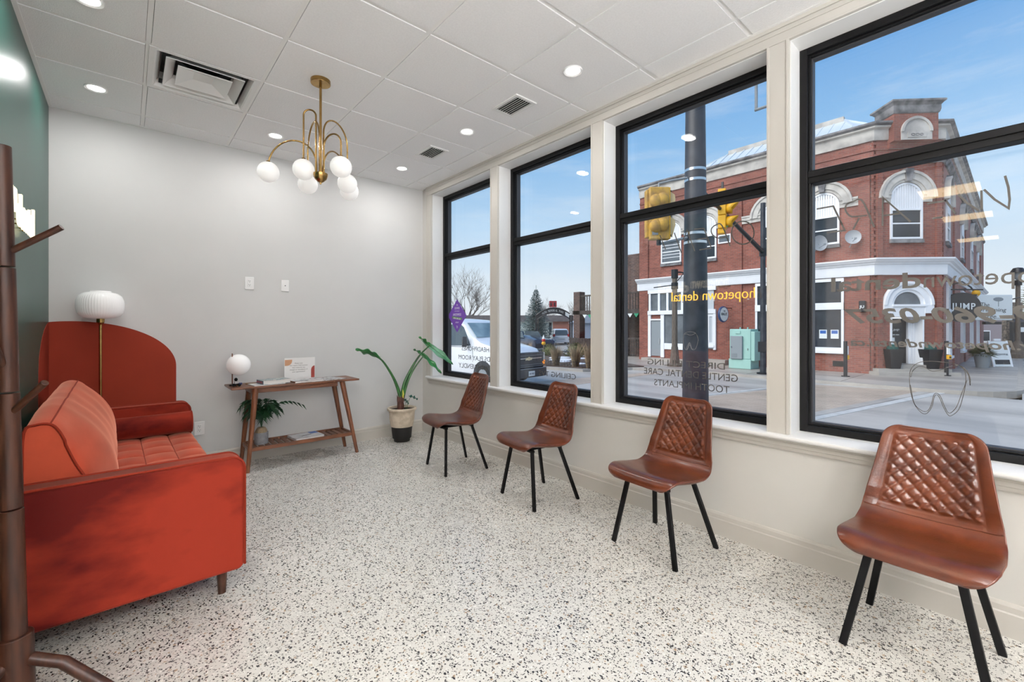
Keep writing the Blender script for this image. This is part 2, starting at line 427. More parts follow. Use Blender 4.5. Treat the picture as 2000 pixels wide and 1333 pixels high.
struct(G().box(XFAR-.2, EXT, YB-.2, .15, -.12, 0).done('floor', M['floor']))
wb = struct(G().box(XL-.15, EXT, 0, .16, 0, 3.25).done('wall_back', M['wall']))
wl = struct(G().box(XL-.15, XL, GW_END, 0, 0, 3.25).done('wall_left', M['green']))
struct(G().box(XFAR, XL-.15, GW_END, GW_END+.15, 0, 3.25).done('wall_hall', M['wall']))
struct(G().box(XFAR-.15, XFAR, YB, GW_END+.15, 0, 3.25).done('wall_far', M['wall']))
struct(G().box(XFAR-.15, EXT, YB-.15, YB, 0, 3.25).done('wall_behind', M['wall']))
g = G()
g.box(0, EXT, YB, 0, 0, Z0-.03)
g.box(0, EXT, YB, 0, Z1, 3.25)
ys = [0]+[v for a, b in OP for v in (b, a)]+[YB]
for i in range(0, len(ys), 2): g.box(0, EXT, ys[i+1], ys[i], Z0-.03, Z1)
wr = struct(g.done('wall_right', M['beige']))

# painted rust arch wrapped round the corner (paint film)
def arch_pts(s0, s1, n=40):
    a0, a1 = math.acos(max(-1, min(1, -(s0-.126)/.657))), math.acos(max(-1, min(1, -(s1-.126)/.657)))
    pts = []
    for i in range(n+1):
        a = a0+(a1-a0)*i/n; pts.append((.126-.657*math.cos(a), .955+.392*math.sin(a)))
    return pts
SB, SL = .783, -.531
pb = arch_pts(0, SB); pl_ = arch_pts(SL, 0)
G().prism([(0, .0)]+pb+[(SB, .0)], lambda u, v, w: (XL+u, -w, v), 0, .0015).done('painted_arch', M['rust'], wb)
G().prism([(SL, .0)]+pl_+[(0, .0)], lambda u, v, w: (XL+w, u, v), 0, .0015).done('painted_arch', M['rust'], wl)

# baseboards
def baseboard(name, a, b, out, m):
    """along a..b on the floor, out = unit vector into the room"""
    a, b, o = Vector(a), Vector(b), Vector(out)
    prof = [(0, 0), (.016, 0), (.016, .098), (.012, .104), (.012, .128), (.007, .140), (0, .143)]
    g = G(); g.loft([[a+o*u+Vector((0, 0, v)) for u, v in prof], [b+o*u+Vector((0, 0, v)) for u, v in prof]])
    return struct(g.done(name, m, smooth=20))
baseboard('baseboard_back', (XL, 0, 0), (-.001, 0, 0), (0, -1, 0), M['casing'])
baseboard('baseboard_right', (0, 0, 0), (0, YB, 0), (-1, 0, 0), M['casing'])
baseboard('baseboard_left', (XL, -.0, 0), (XL, GW_END, 0), (1, 0, 0), M['casing'])

# window casing: header board, bead, pillar boards, jamb linings, sill and apron
g = G(); g.box(-.020, 0, YB, -.127, Z1, 3.0); g.box(-.026, -.02, YB, -.127, Z1+.052, Z1+.060); g.box(-.030, -.02, YB, -.127, 2.99, 3.0106)
g.box(-.023, -.02, YB, -.127, Z1, Z1+.012)
struct(g.done('trim_1', M['casing'], bevel=.002))
cs = [( -.237, -.127)]+[(OP[i+1][1], OP[i][0]) for i in range(4)]
for i, (a, b) in enumerate(cs):
    g = G(); g.box(-.020, 0, a, b, Z0, Z1)
    if i: g.box(-.026, -.02, a+.002, a+.014, Z0, Z1-.001); g.box(-.026, -.02, b-.014, b-.002, Z0, Z1-.001)
    else: g.box(-.026, -.02, a+.002, a+.014, Z0, Z1-.001); g.box(-.024, -.02, b-.014, b-.002, Z0, Z1-.001)
    struct(g.done('trim_%d' % (i+2), M['casing'], bevel=.0015))
g = G()
for a, b in OP:
    g.box(-.001, .155, b-.004, b, Z0, Z1); g.box(-.001, .155, a, a+.004, Z0, Z1); g.box(-.001, .155, a, b, Z1-.004, Z1)
struct(g.done('trim_7', M['trim']))
prof = [(.155, .672), (.155, .700), (-.050, .700), (-.060, .695), (-.063, .687), (-.060, .678), (-.052, .672)]
g = G(); g.loft([[(u, y, v) for u, v in prof] for y in (-.165, YB)]); struct(g.done('trim_8', M['trim'], smooth=40))
prof = [(0, .612), (-.014, .612), (-.016, .630), (-.020, .634), (-.020, .655), (-.034, .660), (-.042, .672), (0, .672)]
g = G(); g.loft([[(u, y, v) for u, v in prof] for y in (-.170, YB)]); struct(g.done('trim_9', M['casing'], smooth=25))

# windows: black frame, transom bar, panes, lettering on the glass
ZT = 2.165
LET = {}
for i, (a, b) in enumerate(OP):
    w = thing('window_%d' % (i+1), ['narrow-looking black-framed window nearest the corner, purple diamond sticker on its glass', 'second black-framed window from the corner, a white van seen through it',
              'third black-framed window, the neon sign and dark steel pole seen through it', 'black-framed window nearest the camera with a phone number on its glass', 'black-framed window behind the camera'][i], 'window', kind='structure')
    g = G()
    def ring(g, x0, x1, y0, y1, z0, z1, t):
        g.box(x0, x1, y0, y0+t, z0, z1); g.box(x0, x1, y1-t, y1, z0, z1); g.box(x0, x1, y0+t, y1-t, z0, z0+t); g.box(x0, x1, y0+t, y1-t, z1-t, z1)
    ring(g, .145, .240, a, b, Z0-.004, Z1, .042)
    ring(g, .165, .236, a+.042, b-.042, Z0+.038, Z1-.042, .011)
    fr = g.done('frame', M['black'], w, bevel=.0025)
    g = G(); ring(g, .185, .232, a+.053, b-.053, Z0+.049, Z1-.053, .006); g.done('gasket', M['gasket'], fr)
    g = G(); g.box(.160, .238, a+.042, b-.042, ZT-.037, ZT+.037); g.box(.150, .16, a+.042, b-.042, ZT-.004, ZT+.033)
    g.done('transom_bar', M['black'], w, bevel=.003)
    G().box(.200, .226, a+.056, b-.056, Z0+.052, ZT-.03).done('pane', M['glass'], w)
    G().box(.200, .226, a+.056, b-.056, ZT+.03, Z1-.056).done('pane', M['glass'], w)
    LET[i+1] = w
XG = .1993
def wtxt(i, s, y0, y1, zb, h, off=0., shear=0., m='vinyl', spacing=1.):
    """mirrored as seen from inside: it reads along +Y for the street"""
    return text(s, 'lettering', M[m], LET[i], (XG, y0, zb), (0, 1, 0), (0, 0, 1), width=y1-y0, height=h, offset=off, shear=shear, depth=-.0008, spacing=spacing)
wtxt(1, 'HEADPHONES', -1.10, -.572, 1.020, .052)
wtxt(1, 'KIDS PLAY ROOM', -1.20, -.507, .914, .053)
wtxt(1, 'FAMILY FRIENDLY', -1.26, -.507, .815, .055)
wtxt(2, 'CEILING TVS', -2.361, -1.890, .832, .048)
wtxt(2, 'WHITENING', -2.319, -1.935, .936, .042)
wtxt(3, 'DIRECT BILLING', -3.668, -3.084, 1.016, .044)
wtxt(3, 'GENTLE DENTAL CARE', -3.752, -3.052, .942, .048)
wtxt(3, 'TOOTH IMPLANTS', -3.698, -3.140, .862, .047)
wtxt(4, 'dental', -4.640, -4.262, 1.499, .082, .022)
wtxt(4, 'hopetown', -5.060, -4.650, 1.475, .100, .002)
wtxt(4, '519-960-0357', -5.18, -4.318, 1.320, .083, .03, .25)
wtxt(4, 'www.hopetowndental.ca', -5.14, -4.350, 1.186, .056, .022, .2)
def strokes(i, name, data, wd, m='vinyl', smooth=False):
    g = G()
    for st in data:
        p = [Vector((XG-.0008, y, z)) for y, z in st]
        if (smooth and len(p) > 3) or len(p) >= 8: p = catmull(p, 5)
        closed = (p[0]-p[-1]).length < 1e-4
        if closed: p = p[:-1]
        n_ = len(p); A, B_ = [], []
        for k in range(n_):
            a = p[k-1] if (k or closed) else None; b = p[(k+1) % n_] if (k < n_-1 or closed) else None
            d0 = (p[k]-a).normalized() if a is not None else None; d1 = (b-p[k]).normalized() if b is not None else None
            t = ((d0 if d0 is not None else d1)+(d1 if d1 is not None else d0)).normalized(); nn = Vector((1, 0, 0)).cross(t)
            c = max(.45, t.dot(d0 if d0 is not None else d1)); A.append(p[k]+nn*wd/2/c); B_.append(p[k]-nn*wd/2/c)
        t = Vector((.0006, 0, 0))
        g.loft([[a, b, b+t, a+t] for a, b in zip(A, B_)] + ([[A[0], B_[0], B_[0]+t, A[0]+t]] if closed else []))
    return g.done(name, M[m], LET[i])
W3 = [[(-3.188,1.988),(-3.234,1.877)],[(-3.304,1.988),(-3.359,1.835)],[(-3.371,1.922),(-3.402,1.99),(-3.459,1.834)],[(-3.525,1.983),(-3.575,1.847)],[(-3.474,1.914),(-3.552,1.913)],[(-3.492,1.839),(-3.575,1.84)],[(-3.455,1.989),(-3.525,1.983)],[(-3.702,1.837),(-3.648,1.983),(-3.607,1.992),(-3.58,1.975),(-3.577,1.948),(-3.594,1.919),(-3.627,1.9),(-3.675,1.9)],[(-3.851,1.901),(-3.849,1.882),(-3.842,1.866),(-3.832,1.852),(-3.817,1.843),(-3.801,1.838),(-3.783,1.838),(-3.765,1.843),(-3.748,1.853),(-3.733,1.867),(-3.721,1.884),(-3.714,1.903),(-3.712,1.923),(-3.714,1.942),(-3.721,1.959),(-3.733,1.973),(-3.748,1.982),(-3.765,1.987),(-3.783,1.986),(-3.801,1.98),(-3.817,1.97),(-3.832,1.956),(-3.842,1.939),(-3.849,1.92),(-3.851,1.901)]]
W4 = [[(-4.192,1.984),(-4.272,1.985),(-4.326,1.839),(-4.242,1.839)],[(-4.455,1.835),(-4.404,1.986),(-4.363,1.991),(-4.336,1.982),(-4.328,1.958),(-4.339,1.928),(-4.363,1.908),(-4.424,1.905)],[(-4.39,1.896),(-4.363,1.838)],[(-4.489,1.836),(-4.49,1.988),(-4.602,1.836)],[(-4.494,1.889),(-4.559,1.889)],[(-4.662,1.917),(-4.732,1.918)],[(-4.727,1.926),(-4.764,1.848)],[(-4.682,1.84),(-4.719,1.84)],[(-4.773,1.939),(-4.801,1.894),(-4.841,1.848)],[(-4.85,1.941),(-4.851,1.851)],[(-4.858,1.943),(-4.892,1.889),(-4.935,1.84),(-4.938,1.879),(-4.934,1.936),(-4.924,1.99)]]
T4 = [[(-4.813,1.027),(-4.812,1.066),(-4.796,1.105),(-4.762,1.125),(-4.708,1.133),(-4.652,1.131),(-4.617,1.112),(-4.6,1.079),(-4.597,1.024),(-4.603,0.963),(-4.617,0.91),(-4.641,0.874),(-4.661,0.872),(-4.68,0.907),(-4.689,0.957),(-4.697,0.97),(-4.708,0.956),(-4.722,0.912),(-4.738,0.877),(-4.751,0.876),(-4.775,0.909),(-4.79,0.977),(-4.798,1.036),(-4.796,1.091),(-4.777,1.119)],[(-4.601,1.048),(-4.609,1.08),(-4.629,1.103),(-4.652,1.103),(-4.68,1.085),(-4.708,1.091),(-4.74,1.109),(-4.777,1.119),(-4.806,1.08),(-4.813,1.027)],[(-4.6,1.009),(-4.615,0.917),(-4.643,0.884),(-4.663,0.884),(-4.677,0.914),(-4.687,0.966),(-4.697,0.977),(-4.711,0.964),(-4.727,0.913),(-4.743,0.886),(-4.767,0.919),(-4.785,0.987),(-4.803,1.051)]]
T3 = [[(-3.379,1.252),(-3.401,1.265),(-3.433,1.268),(-3.465,1.258),(-3.48,1.233),(-3.483,1.208),(-3.47,1.158),(-3.454,1.142),(-3.438,1.147),(-3.423,1.189),(-3.406,1.15),(-3.39,1.14),(-3.377,1.175),(-3.374,1.221),(-3.379,1.252)],[(-3.382,1.249),(-3.401,1.252),(-3.417,1.245),(-3.438,1.245),(-3.465,1.256),(-3.476,1.238),(-3.486,1.208)],[(-3.42,1.192),(-3.409,1.176),(-3.396,1.145),(-3.404,1.14),(-3.421,1.176),(-3.438,1.144),(-3.449,1.15)]]
strokes(3, 'lettering', W3, .0075)
strokes(4, 'lettering', W4, .0085)
strokes(4, 'tooth_emblem', T4, .0028, smooth=True)
strokes(3, 'tooth_emblem', T3, .0026, 'vinyl_light', smooth=True)

# ceiling: real lay-in tiles and T-bars
ceil = struct(G().box(XFAR-.15, EXT, YB-.15, .15, 3.22, 3.4).done('ceiling', M['plenum']))
ce = G()
ce.box(XFAR, XL-.15, YB, GW_END, 3.012, 3.03); ce.box(XL-.15, 0, YB, -5.75, 3.012, 3.03)
ce.done('ceiling_board', M['tile'], ceil)
T = .6096; GX, GY = -.2536, -.2668
XS = [0, GX]+[GX-T*k for k in range(1, 5)]+[XL]
YS = [0]+[GY-T*k for k in range(0, 9)]+[-5.75]
BW = .0125
g0 = {}
special = {}
def cell(ix, iy): return XS[ix+1], XS[ix], YS[iy+1], YS[iy]
diff_cell = (4, 2)     # between lines A and B, rows 1..2
for ix in range(len(XS)-1):
    for iy in range(len(YS)-1):
        if (ix, iy) == diff_cell: continue
        x0, x1, y0, y1 = cell(ix, iy)
        key = (round(x1-x0, 3), round(y1-y0, 3))
        cx, cy = (x0+x1)/2, (y0+y1)/2
        if key not in g0:
            o = G().box(-(x1-x0)/2+.0145, (x1-x0)/2-.0145, -(y1-y0)/2+.0145, (y1-y0)/2-.0145, 0, .014).done('ceiling_tile', M['tile'], ceil)
            g0[key] = o
        else:
            o = g0[key].copy(); COL.objects.link(o)
        o.location = (cx, cy, H+random.uniform(-.0006, .0006))
for x in XS[1:-1]:
    G().box(x-BW, x+BW, -5.75, 0, H+.004, H+.012).done('grid_bar', M['tbar'], ceil)
for y in YS[1:-1]:
    G().box(XL, 0, y-BW, y+BW, H+.0045, H+.0125).done('grid_bar', M['tbar'], ceil)
G().box(XL, XL+.022, GW_END, 0, H-.003, H+.010).done('wall_angle', M['tbar'], ceil)
G().box(XL, 0, -.022, 0, H-.002, H+.004).done('wall_angle', M['tbar'], ceil)
G().box(-.052, -.030, YB, 0, H-.001, H+.004).done('wall_angle', M['tbar'], ceil)

# square diffuser
x0, x1, y0, y1 = cell(*diff_cell); dcx, dcy = (x0+x1)/2, (y0+y1)/2
d = thing('ceiling_diffuser', 'large square white stepped air diffuser set in one ceiling tile bay', 'air diffuser', (dcx, dcy, H))
def sq(h, z): return [(-h, -h, z), (h, -h, z), (h, h, z), (-h, h, z)]
def frus(g, rings):
    g.loft([sq(h, z) for h, z in rings], cap=False)
    return g
frus(G(), [(.300, .003), (.300, -.001), (.272, -.001), (.262, .004), (.235, .055), (.233, .10)]).done('flange', M['trim'], d)
frus(G(), [(.236, .02), (.236, .15), (.02, .15)]).done('plenum_box', M['duct'], d)
frus(G(), [(.158, .070), (.166, .046), (.215, .001), (.217, .004), (.162, .060), (.158, .070)]).done('louver', M['trim'], d)
frus(G(), [(.0005, .034), (.055, .032), (.150, .000), (.152, .003), (.06, .044), (.0005, .046)]).done('louver', M['trim'], d)
G().lathe([(.001, .146), (.125, .146), (.125, .12), (.120, .12), (.120, .15)], (0, 0, 0), 32).done('duct_collar', M['dark'], d, smooth=30)
for a, b in ((-.19, .05), (.19, .05), (-.19, -.05), (.19, -.05)): G().box(a-.006, a+.006, b-.15*(1 if b > 0 else -1)-.01, b-.15*(1 if b > 0 else -1)+.01, .03, .15).done('hanger', M['duct'], d)

# two slotted vents
def vent(cx, cy, label):
    v = thing('ceiling_vent', label, 'vent', (cx, cy, H), group='slotted ceiling vents')
    g = G()
    hx, hy, t = .103, .150, .026
    g.box(-hx, hx, -hy, -hy+t, -.010, 0); g.box(-hx, hx, hy-t, hy, -.010, 0); g.box(-hx, -hx+t, -hy+t, hy-t, -.010, 0); g.box(hx-t, hx, -hy+t, hy-t, -.010, 0)
    g.done('frame', M['trim'], v, bevel=.002)
    G().box(-hx+t, hx-t, -hy+t, hy-t, -.001, -.0002).done('backing', M['dark'], v)
    for k in range(7):
        x = -hx+t+(2*hx-2*t)*(k+.5)/7
        g = G(); g.obox((x, 0, -.006), .0012, hy-t, .0065, Matrix.Rotation(math.radians(40), 3, 'Y')); g.done('slat', M['trim'], v)
vent(-.550, -2.384, 'slotted white vent in the ceiling nearer the camera, by the third window')
vent(-.552, -1.160, 'slotted white vent in the ceiling farther back, towards the corner')

# recessed lights
def downlight(x, y, label, power=6):
    t_ = thing('recessed_downlight', label, 'downlight', (x, y, H), group='round recessed ceiling downlights')
    G().lathe([(.048, -.004), (.062, -.009), (.064, -.006), (.064, 0), (.048, 0), (.048, -.004)], n=36).done('trim_ring', M['white'], t_, smooth=40)
    G().lathe([(.0, -.003), (.047, -.003), (.047, -.001), (0, -.001)], n=36).done('lens', M['lens'], t_, smooth=40)
    L = bpy.data.lights.new('downlight_beam', 'AREA'); L.shape = 'DISK'; L.size = .09; L.energy = power*ROOM_W; L.color = (1, .985, .965); pass
    lo = bpy.data.objects.new('downlight_beam', L); COL.objects.link(lo); lo.parent = t_; lo.location = (0, 0, -.016)
DL = [(-2.955, -.60, 'round ceiling downlight nearest the green wall and back wall'), (-2.94, -1.765, 'round ceiling downlight by the green wall, cut by the top edge'),
      (-1.795, -.572, 'round ceiling downlight behind the brass chandelier'), (-.567, -.561, 'round ceiling downlight nearest the corner of back wall and windows'),
      (-.561, -1.771, 'middle of the three round downlights along the windows, between the two vents'), (-.562, -3.0, 'largest-looking round downlight, before the third window')]
for x, y, l in DL: downlight(x, y, l)
# square troffers of the reception hall, four seen as reflections, rear three added unseen for light
for k, (x, y, l) in enumerate([(-2.70, -4.30, 'seen as a reflection, first'), (-4.53, -4.38, 'seen as a reflection, second'), (-6.55, -4.42, 'seen as a reflection, third'), (-9.2, -4.42, 'seen as a reflection, fourth'), (-4.53, -6.6, 'added out of view, fifth'), (-6.55, -6.6, 'added out of view, sixth'), (-1.6, -6.6, 'added out of view, seventh')]):
    t_ = thing('square_troffer', 'warm square ceiling light of the hall, %s from the windows' % l, 'ceiling light', (x, y, 3.012), group='warm square ceiling lights of the hall')
    g = G(); ring_ = [(-.3, -.3), (.3, -.3), (.3, .3), (-.3, .3)]
    g.box(-.30, .30, -.30, -.275, -.012, .0); g.box(-.30, .30, .275, .30, -.012, .0); g.box(-.30, -.275, -.275, .275, -.012, 0); g.box(.275, .30, -.275, .275, -.012, 0)
    g.done('frame', M['white'], t_)
    G().box(-.275, .275, -.275, .275, -.008, -.002).done('lens', M['troffer'], t_)
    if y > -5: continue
    L = bpy.data.lights.new('added_troffer_light', 'AREA'); L.shape = 'SQUARE'; L.size = .5; L.energy = 45*ROOM_W; L.color = (1, .985, .96)
    lo = bpy.data.objects.new('added_troffer_light', L); COL.objects.link(lo); lo.parent = t_; lo.location = (0, 0, -.02)

# unseen uplight troughs added behind the camera to brighten the ceiling
for k, (x, y, l) in enumerate([(-1.8, -7.3, 'nearest the windows'), (-3.6, -7.3, 'middle one'), (-5.4, -7.3, 'farthest from the windows')]):
    t_ = thing('added_uplight', 'white trough uplight added unseen behind the camera to brighten the ceiling, %s' % l, 'added uplight', (x, y, 1.98), group='added uplights behind the camera')
    g = G(); g.box(-.70, .70, -.09, -.07, 0, .08); g.box(-.70, .70, .07, .09, 0, .08); g.box(-.70, .70, -.07, .07, 0, .012); g.box(-.70, -.68, -.07, .07, .012, .08); g.box(.68, .70, -.07, .07, .012, .08); g.done('trough', M['white'], t_)
    for sx in (-.6, .6): G().cyl((sx, 0, .01), (sx, 0, 1.03), .002, n=6).done('cable', M['chrome'], t_)
    L = bpy.data.lights.new('added_uplight_beam', 'AREA'); L.shape = 'RECTANGLE'; L.size = 1.3; L.size_y = .12; L.energy = 250*ROOM_W; L.color = (.98, .985, 1)
    lo = bpy.data.objects.new('added_uplight_beam', L); COL.objects.link(lo); lo.parent = t_; lo.location = (0, 0, .085); lo.rotation_euler = (PI, 0, 0)

# outlets on the back wall
def plate(name, label, cat, x, z, w=.078, h=.122, kind='outlet'):
    t_ = thing(name, label, cat, (x, 0, z))
    G().box(-w/2, w/2, -.007, 0, -h/2, h/2).done('cover_plate', M['white'], t_, bevel=.003)
    for zz in (-h/2+.014, h/2-.014): G().cyl((0, -.0075, zz), (0, -.006, zz), .0026, n=8).done('screw', M['tbar'], t_)
    if kind == 'outlet':
        G().box(-.017, .017, -.010, -.006, -.034, .034).done('receptacle', M['white'], t_, bevel=.002)
        g = G()
        for zz in (-.018, .018):
            g.box(-.0075, -.0050, -.0106, -.0095, zz, zz+.009); g.box(.005, .0075, -.0106, -.0095, zz, zz+.008); g.cyl((0, -.0106, zz-.007), (0, -.0095, zz-.007), .0028, n=8)
        g.done('slot', M['dark'], t_)
    else:
        G().cyl((0, -.016, 0), (0, -.006, 0), .0045, n=10).done('jack', M['dark'], t_, smooth=40)
plate('wall_outlet', 'white power outlet high on the grey back wall, left of the cable plate', 'outlet', -1.895, 1.726)
plate('cable_plate', 'white cable jack plate high on the grey back wall', 'wall plate', -1.579, 1.720, .072, .116, 'jack')
plate('wall_outlet', 'white power outlet low on the back wall beside the sofa arm', 'outlet', -2.292, .372)
# lit sign on the green wall, seen edge-on
s_ = thing('lit_wall_sign', 'glowing white letters standing off the green wall, seen edge-on', 'sign', (XL, -1.0, 1.80))
text('dental', 'letter', M['signlight'], s_, (.035, -.62, .02), (0, 1, 0), (0, 0, 1), width=.50, height=.17, offset=.02, depth=.012)
text('hopetown', 'letter', M['signlight'], s_, (.035, -1.22, .02), (0, 1, 0), (0, 0, 1), width=.55, height=.22, offset=.01, depth=.012)
g = G()
for y in (-1.15, -.95, -.75, -.55, -.4, -.25, -.15):
    for zz in (.06, .14): G().cyl((0, y, zz), (.036, y, zz), .004, n=8).done('standoff', M['brass'], s_)

# =================================================================== CHAIRS
def bez(p, n):
    """dense Catmull-Rom through 2-D points"""
    return [(v.x, v.y) for v in catmull([Vector((a, b, 0)) for a, b in p], n)]
# side profile: x = forward, z = up; first seat front lip, then seat, bend, back
PROF = [(.262, .418), (.255, .447), (.215, .462), (.13, .452), (.03, .437), (-.07, .432), (-.135, .449), (-.178, .500), (-.203, .565), (-.228, .655), (-.250, .745), (-.268, .815), (-.276, .845)]
PR = bez(PROF, 6)
_d = [0]
for i in range(1, len(PR)): _d.append(_d[-1]+math.hypot(PR[i][0]-PR[i-1][0], PR[i][1]-PR[i-1][1]))
LT = _d[-1]
def prof_at(v):
    t = max(0, min(1, v))*LT
    for i in range(1, len(PR)):
        if _d[i] >= t or i == len(PR)-1:
            k = (t-_d[i-1])/max(1e-9, _d[i]-_d[i-1]); k = max(0, min(1, k))
            x = PR[i-1][0]+(PR[i][0]-PR[i-1][0])*k; z = PR[i-1][1]+(PR[i][1]-PR[i-1][1])*k
            tx, tz = PR[i][0]-PR[i-1][0], PR[i][1]-PR[i-1][1]; l = math.hypot(tx, tz); return x, z, tx/l, tz/l
def half_w(v):
    # half width along the shell, corners rounded at both ends
    pts = [(0, .205), (.10, .228), (.30, .232), (.46, .228), (.58, .217), (.80, .186), (1, .160)]
    for (a, p), (b, q) in zip(pts, pts[1:]):
        if v <= b: w = p+(q-p)*(v-a)/(b-a); break
    for e, r in ((0, .062), (1, .055)):
        dist = abs(v-e)*LT
        if dist < r: w -= r-math.sqrt(max(0, r*r-(r-dist)**2))
    return w
VB = .545        # seam between seat and back
def shell(u, v, lift=0.):
    x, z, tx, tz = prof_at(v); hw = half_w(v)
    nx, nz = tz, -tx                      # normal pointing to the sitter's side
    nx, nz = (-tz, tx) if (-tz*0+tx*-1) > 0 else (tz, -tx)
    if nz < 0 and v < .4: nx, nz = -nx, -nz
    if v >= .4 and nx < 0: nx, nz = -nx, -nz
    a = abs(u)
    edge = a**2.4
    bk = max(0, min(1, (v-.40)/.25))
    cup = .015*edge*(1-bk)*min(1, v/.12)+.052*edge*bk*(1-.45*max(0, v-.65)/.35)
    return Vector((x+nx*(cup+lift), u*hw, z+nz*(cup+lift)))
def quilt(u, v):
    """puffed diamonds inside the stitched panel"""
    a = (v-.585)/(.965-.585); 
    if a < 0 or a > 1 or abs(u) > .74: return 0
    hw = half_w(v); X = u*hw; Zv = v*LT
    s = .054; t = .060
    p = (X/s+Zv/t); q = (X/s-Zv/t)
    fp, fq = abs(p-round(p)), abs(q-round(q))
    k = min(1, fp*4.2)*min(1, fq*4.2)
    k = math.sqrt(max(0, k))
    e = min(1, a/.04, (1-a)/.04, (.74-abs(u))/.05)
    return .0095*k*max(0, e)-.001
def seam(u, v):
    d = 0
    if .55 < v < .99:
        if abs(abs(u)-.79) < .022: d = -.0025
        if abs(v-.975) < .008 and abs(u) < .79: d = -.0025
        if abs(v-.578) < .008 and abs(u) < .80: d = -.002
    return d
def shell_mesh(v0, v1, nv, nu, name, parent, thick=.030, q=False):
    g = G(); F, Bk = [], []
    for j in range(nv+1):
        t_j = j/nv; t_j = 1-(1-t_j)**1.35 if q else t_j**1.25
        v = v0+(v1-v0)*t_j; rf, rb = [], []
        for i in range(nu+1):
            u = -1+2*i/nu
            ed = 1-abs(u)**8
            l = (quilt(u, v)+seam(u, v)) if q else 0
            # seat pad puffed softly
            if not q: l = .004*math.sin(min(1, (v-v0)/(v1-v0))*PI)
            rf.append(g.bm.verts.new(shell(u, v, l+.010*ed))); rb.append(g.bm.verts.new(shell(u, v, -thick*(.40+.60*ed))))
        F.append(rf); Bk.append(rb)
    for j in range(nv):
        for i in range(nu):
            g.bm.faces.new((F[j][i], F[j][i+1], F[j+1][i+1], F[j+1][i])); g.bm.faces.new((Bk[j][i], Bk[j+1][i], Bk[j+1][i+1], Bk[j][i+1]))
        g.bm.faces.new((F[j][0], F[j+1][0], Bk[j+1][0], Bk[j][0])); g.bm.faces.new((F[j][nu], Bk[j][nu], Bk[j+1][nu], F[j+1][nu]))
    for i in range(nu):
        g.bm.faces.new((F[0][i], Bk[0][i], Bk[0][i+1], F[0][i+1])); g.bm.faces.new((F[nv][i], F[nv][i+1], Bk[nv][i+1], Bk[nv][i]))
    return g.done(name, M['leather'], parent, smooth=60)
def make_chair(label):
    c = thing('dining_chair', label, 'chair', group='brown leather chairs along the windows')
    shell_mesh(0, VB, 26, 24, 'seat', c)
    shell_mesh(VB+.003, 1, 110, 72, 'backrest', c, q=True)
    # piping all round the shell edge
    loop = []
    pv = [(.5-.5*math.cos(PI*j/100)) for j in range(101)]
    for v_ in pv: loop.append(shell(1, v_, -.004))
    for i in range(1, 12): loop.append(shell(1-2*i/12, 1, -.004))
    for v_ in pv[::-1]: loop.append(shell(-1, v_, -.004))
    for i in range(1, 12): loop.append(shell(-1+2*i/12, 0, -.004))
    G().tube(loop, .0042, 6, closed=True).done('piping', M['leather_pipe'], c, smooth=60)
    g = G(); g.tube([shell(-.97+1.94*i/16, VB, .007) for i in range(17)], .0028, 5); g.done('seam', M['leather_pipe'], c, smooth=60)
    # underframe
    g = G(); g.obox((.045, 0, .402), .155, .10, .006); g.bar((.17, -.15, .400), (.17, .15, .400), .030, .016); g.bar((-.085, -.15, .400), (-.085, .15, .400), .030, .016)
    g.done('seat_frame', M['legblack'], c, bevel=.002)
    for sx, fx, tx_ in ((1, .205, .165), (-1, -.205, -.085)):
        for sy in (-1, 1):
            g = G(); p = Vector((tx_, sy*.130, .412)); q = Vector((fx, sy*.212, .0))
            g.bar(p, q, .027, .018, up=(1, 0, 0)); 
            g.done('leg', M['legblack'], c, bevel=.0025)
    return c
ch = make_chair('brown leather chair farthest back in the row, beside the potted plant')
SPOTS = [(-.485, -1.495, 8), (-.410, -2.523, 7), (-.378, -3.560, 4.5), (-.381, -4.705, 2)]
LAB = ['', 'brown leather chair second from the back of the row, before the second window', 'brown leather chair third from the back, under the neon sign window', 'brown leather chair nearest the camera, under the phone number window']
for i, (x, y, a) in enumerate(SPOTS):
    o = ch if i == 0 else dup(ch, (0, 0, 0), 0, LAB[i])
    o.location = (x, y, 0); o.rotation_euler = (0, 0, PI-math.radians(a))

# =================================================================== SOFA
SX0, SX1, SY0, SY1 = -3.19, -2.372, -2.455, -.262
cxs, cys = (SX0+SX1)/2, (SY0+SY1)/2
so_ = thing('sofa', 'rust velvet sofa along the green wall, buttonless tufted seat and dark legs', 'sofa', (cxs, cys, 0), math.radians(1.0))
def L_(x, y, z): return (x-cxs, y-cys, z)
AT = .118
def rrect(x0, x1, z0, z1, r, n=7):
    pts = [(x0, z0), (x1-.02, z0), (x1, z0+.02)]
    for i in range(n+1):
        a = i/n*PI/2; pts.append((x1-r+r*math.cos(a), z1-r+r*math.sin(a)))
    for i in range(n+1):
        a = PI/2+i/n*PI/2; pts.append((x0+.03+.03*math.cos(a), z1-.03+.03*math.sin(a)))
    return pts
for (ya, yb) in ((SY0, SY0+AT), (SY1-AT, SY1)):
    pr = rrect(SX0, SX1, .118, .672, .062)
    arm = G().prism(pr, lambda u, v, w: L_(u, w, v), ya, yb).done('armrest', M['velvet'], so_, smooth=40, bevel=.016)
    for y in (ya+.004, yb-.004):
        lp = [L_(u, y, v) for u, v in pr[2:]]
        G().tube(lp, .0058, 6).done('piping', M['piping'], arm, smooth=60)
G().box(SX0-cxs, SX0+.07-cxs, SY0+AT-cys, SY1-AT-cys, .118, .775).done('back_frame', M['velvet'], so_, smooth=40, bevel=.03)
G().box(SX0+.15-cxs, SX1-.03-cxs, SY0+AT-.005-cys, SY1-AT+.005-cys, .118, .30).done('base_frame', M['velvet'], so_, smooth=40, bevel=.012)
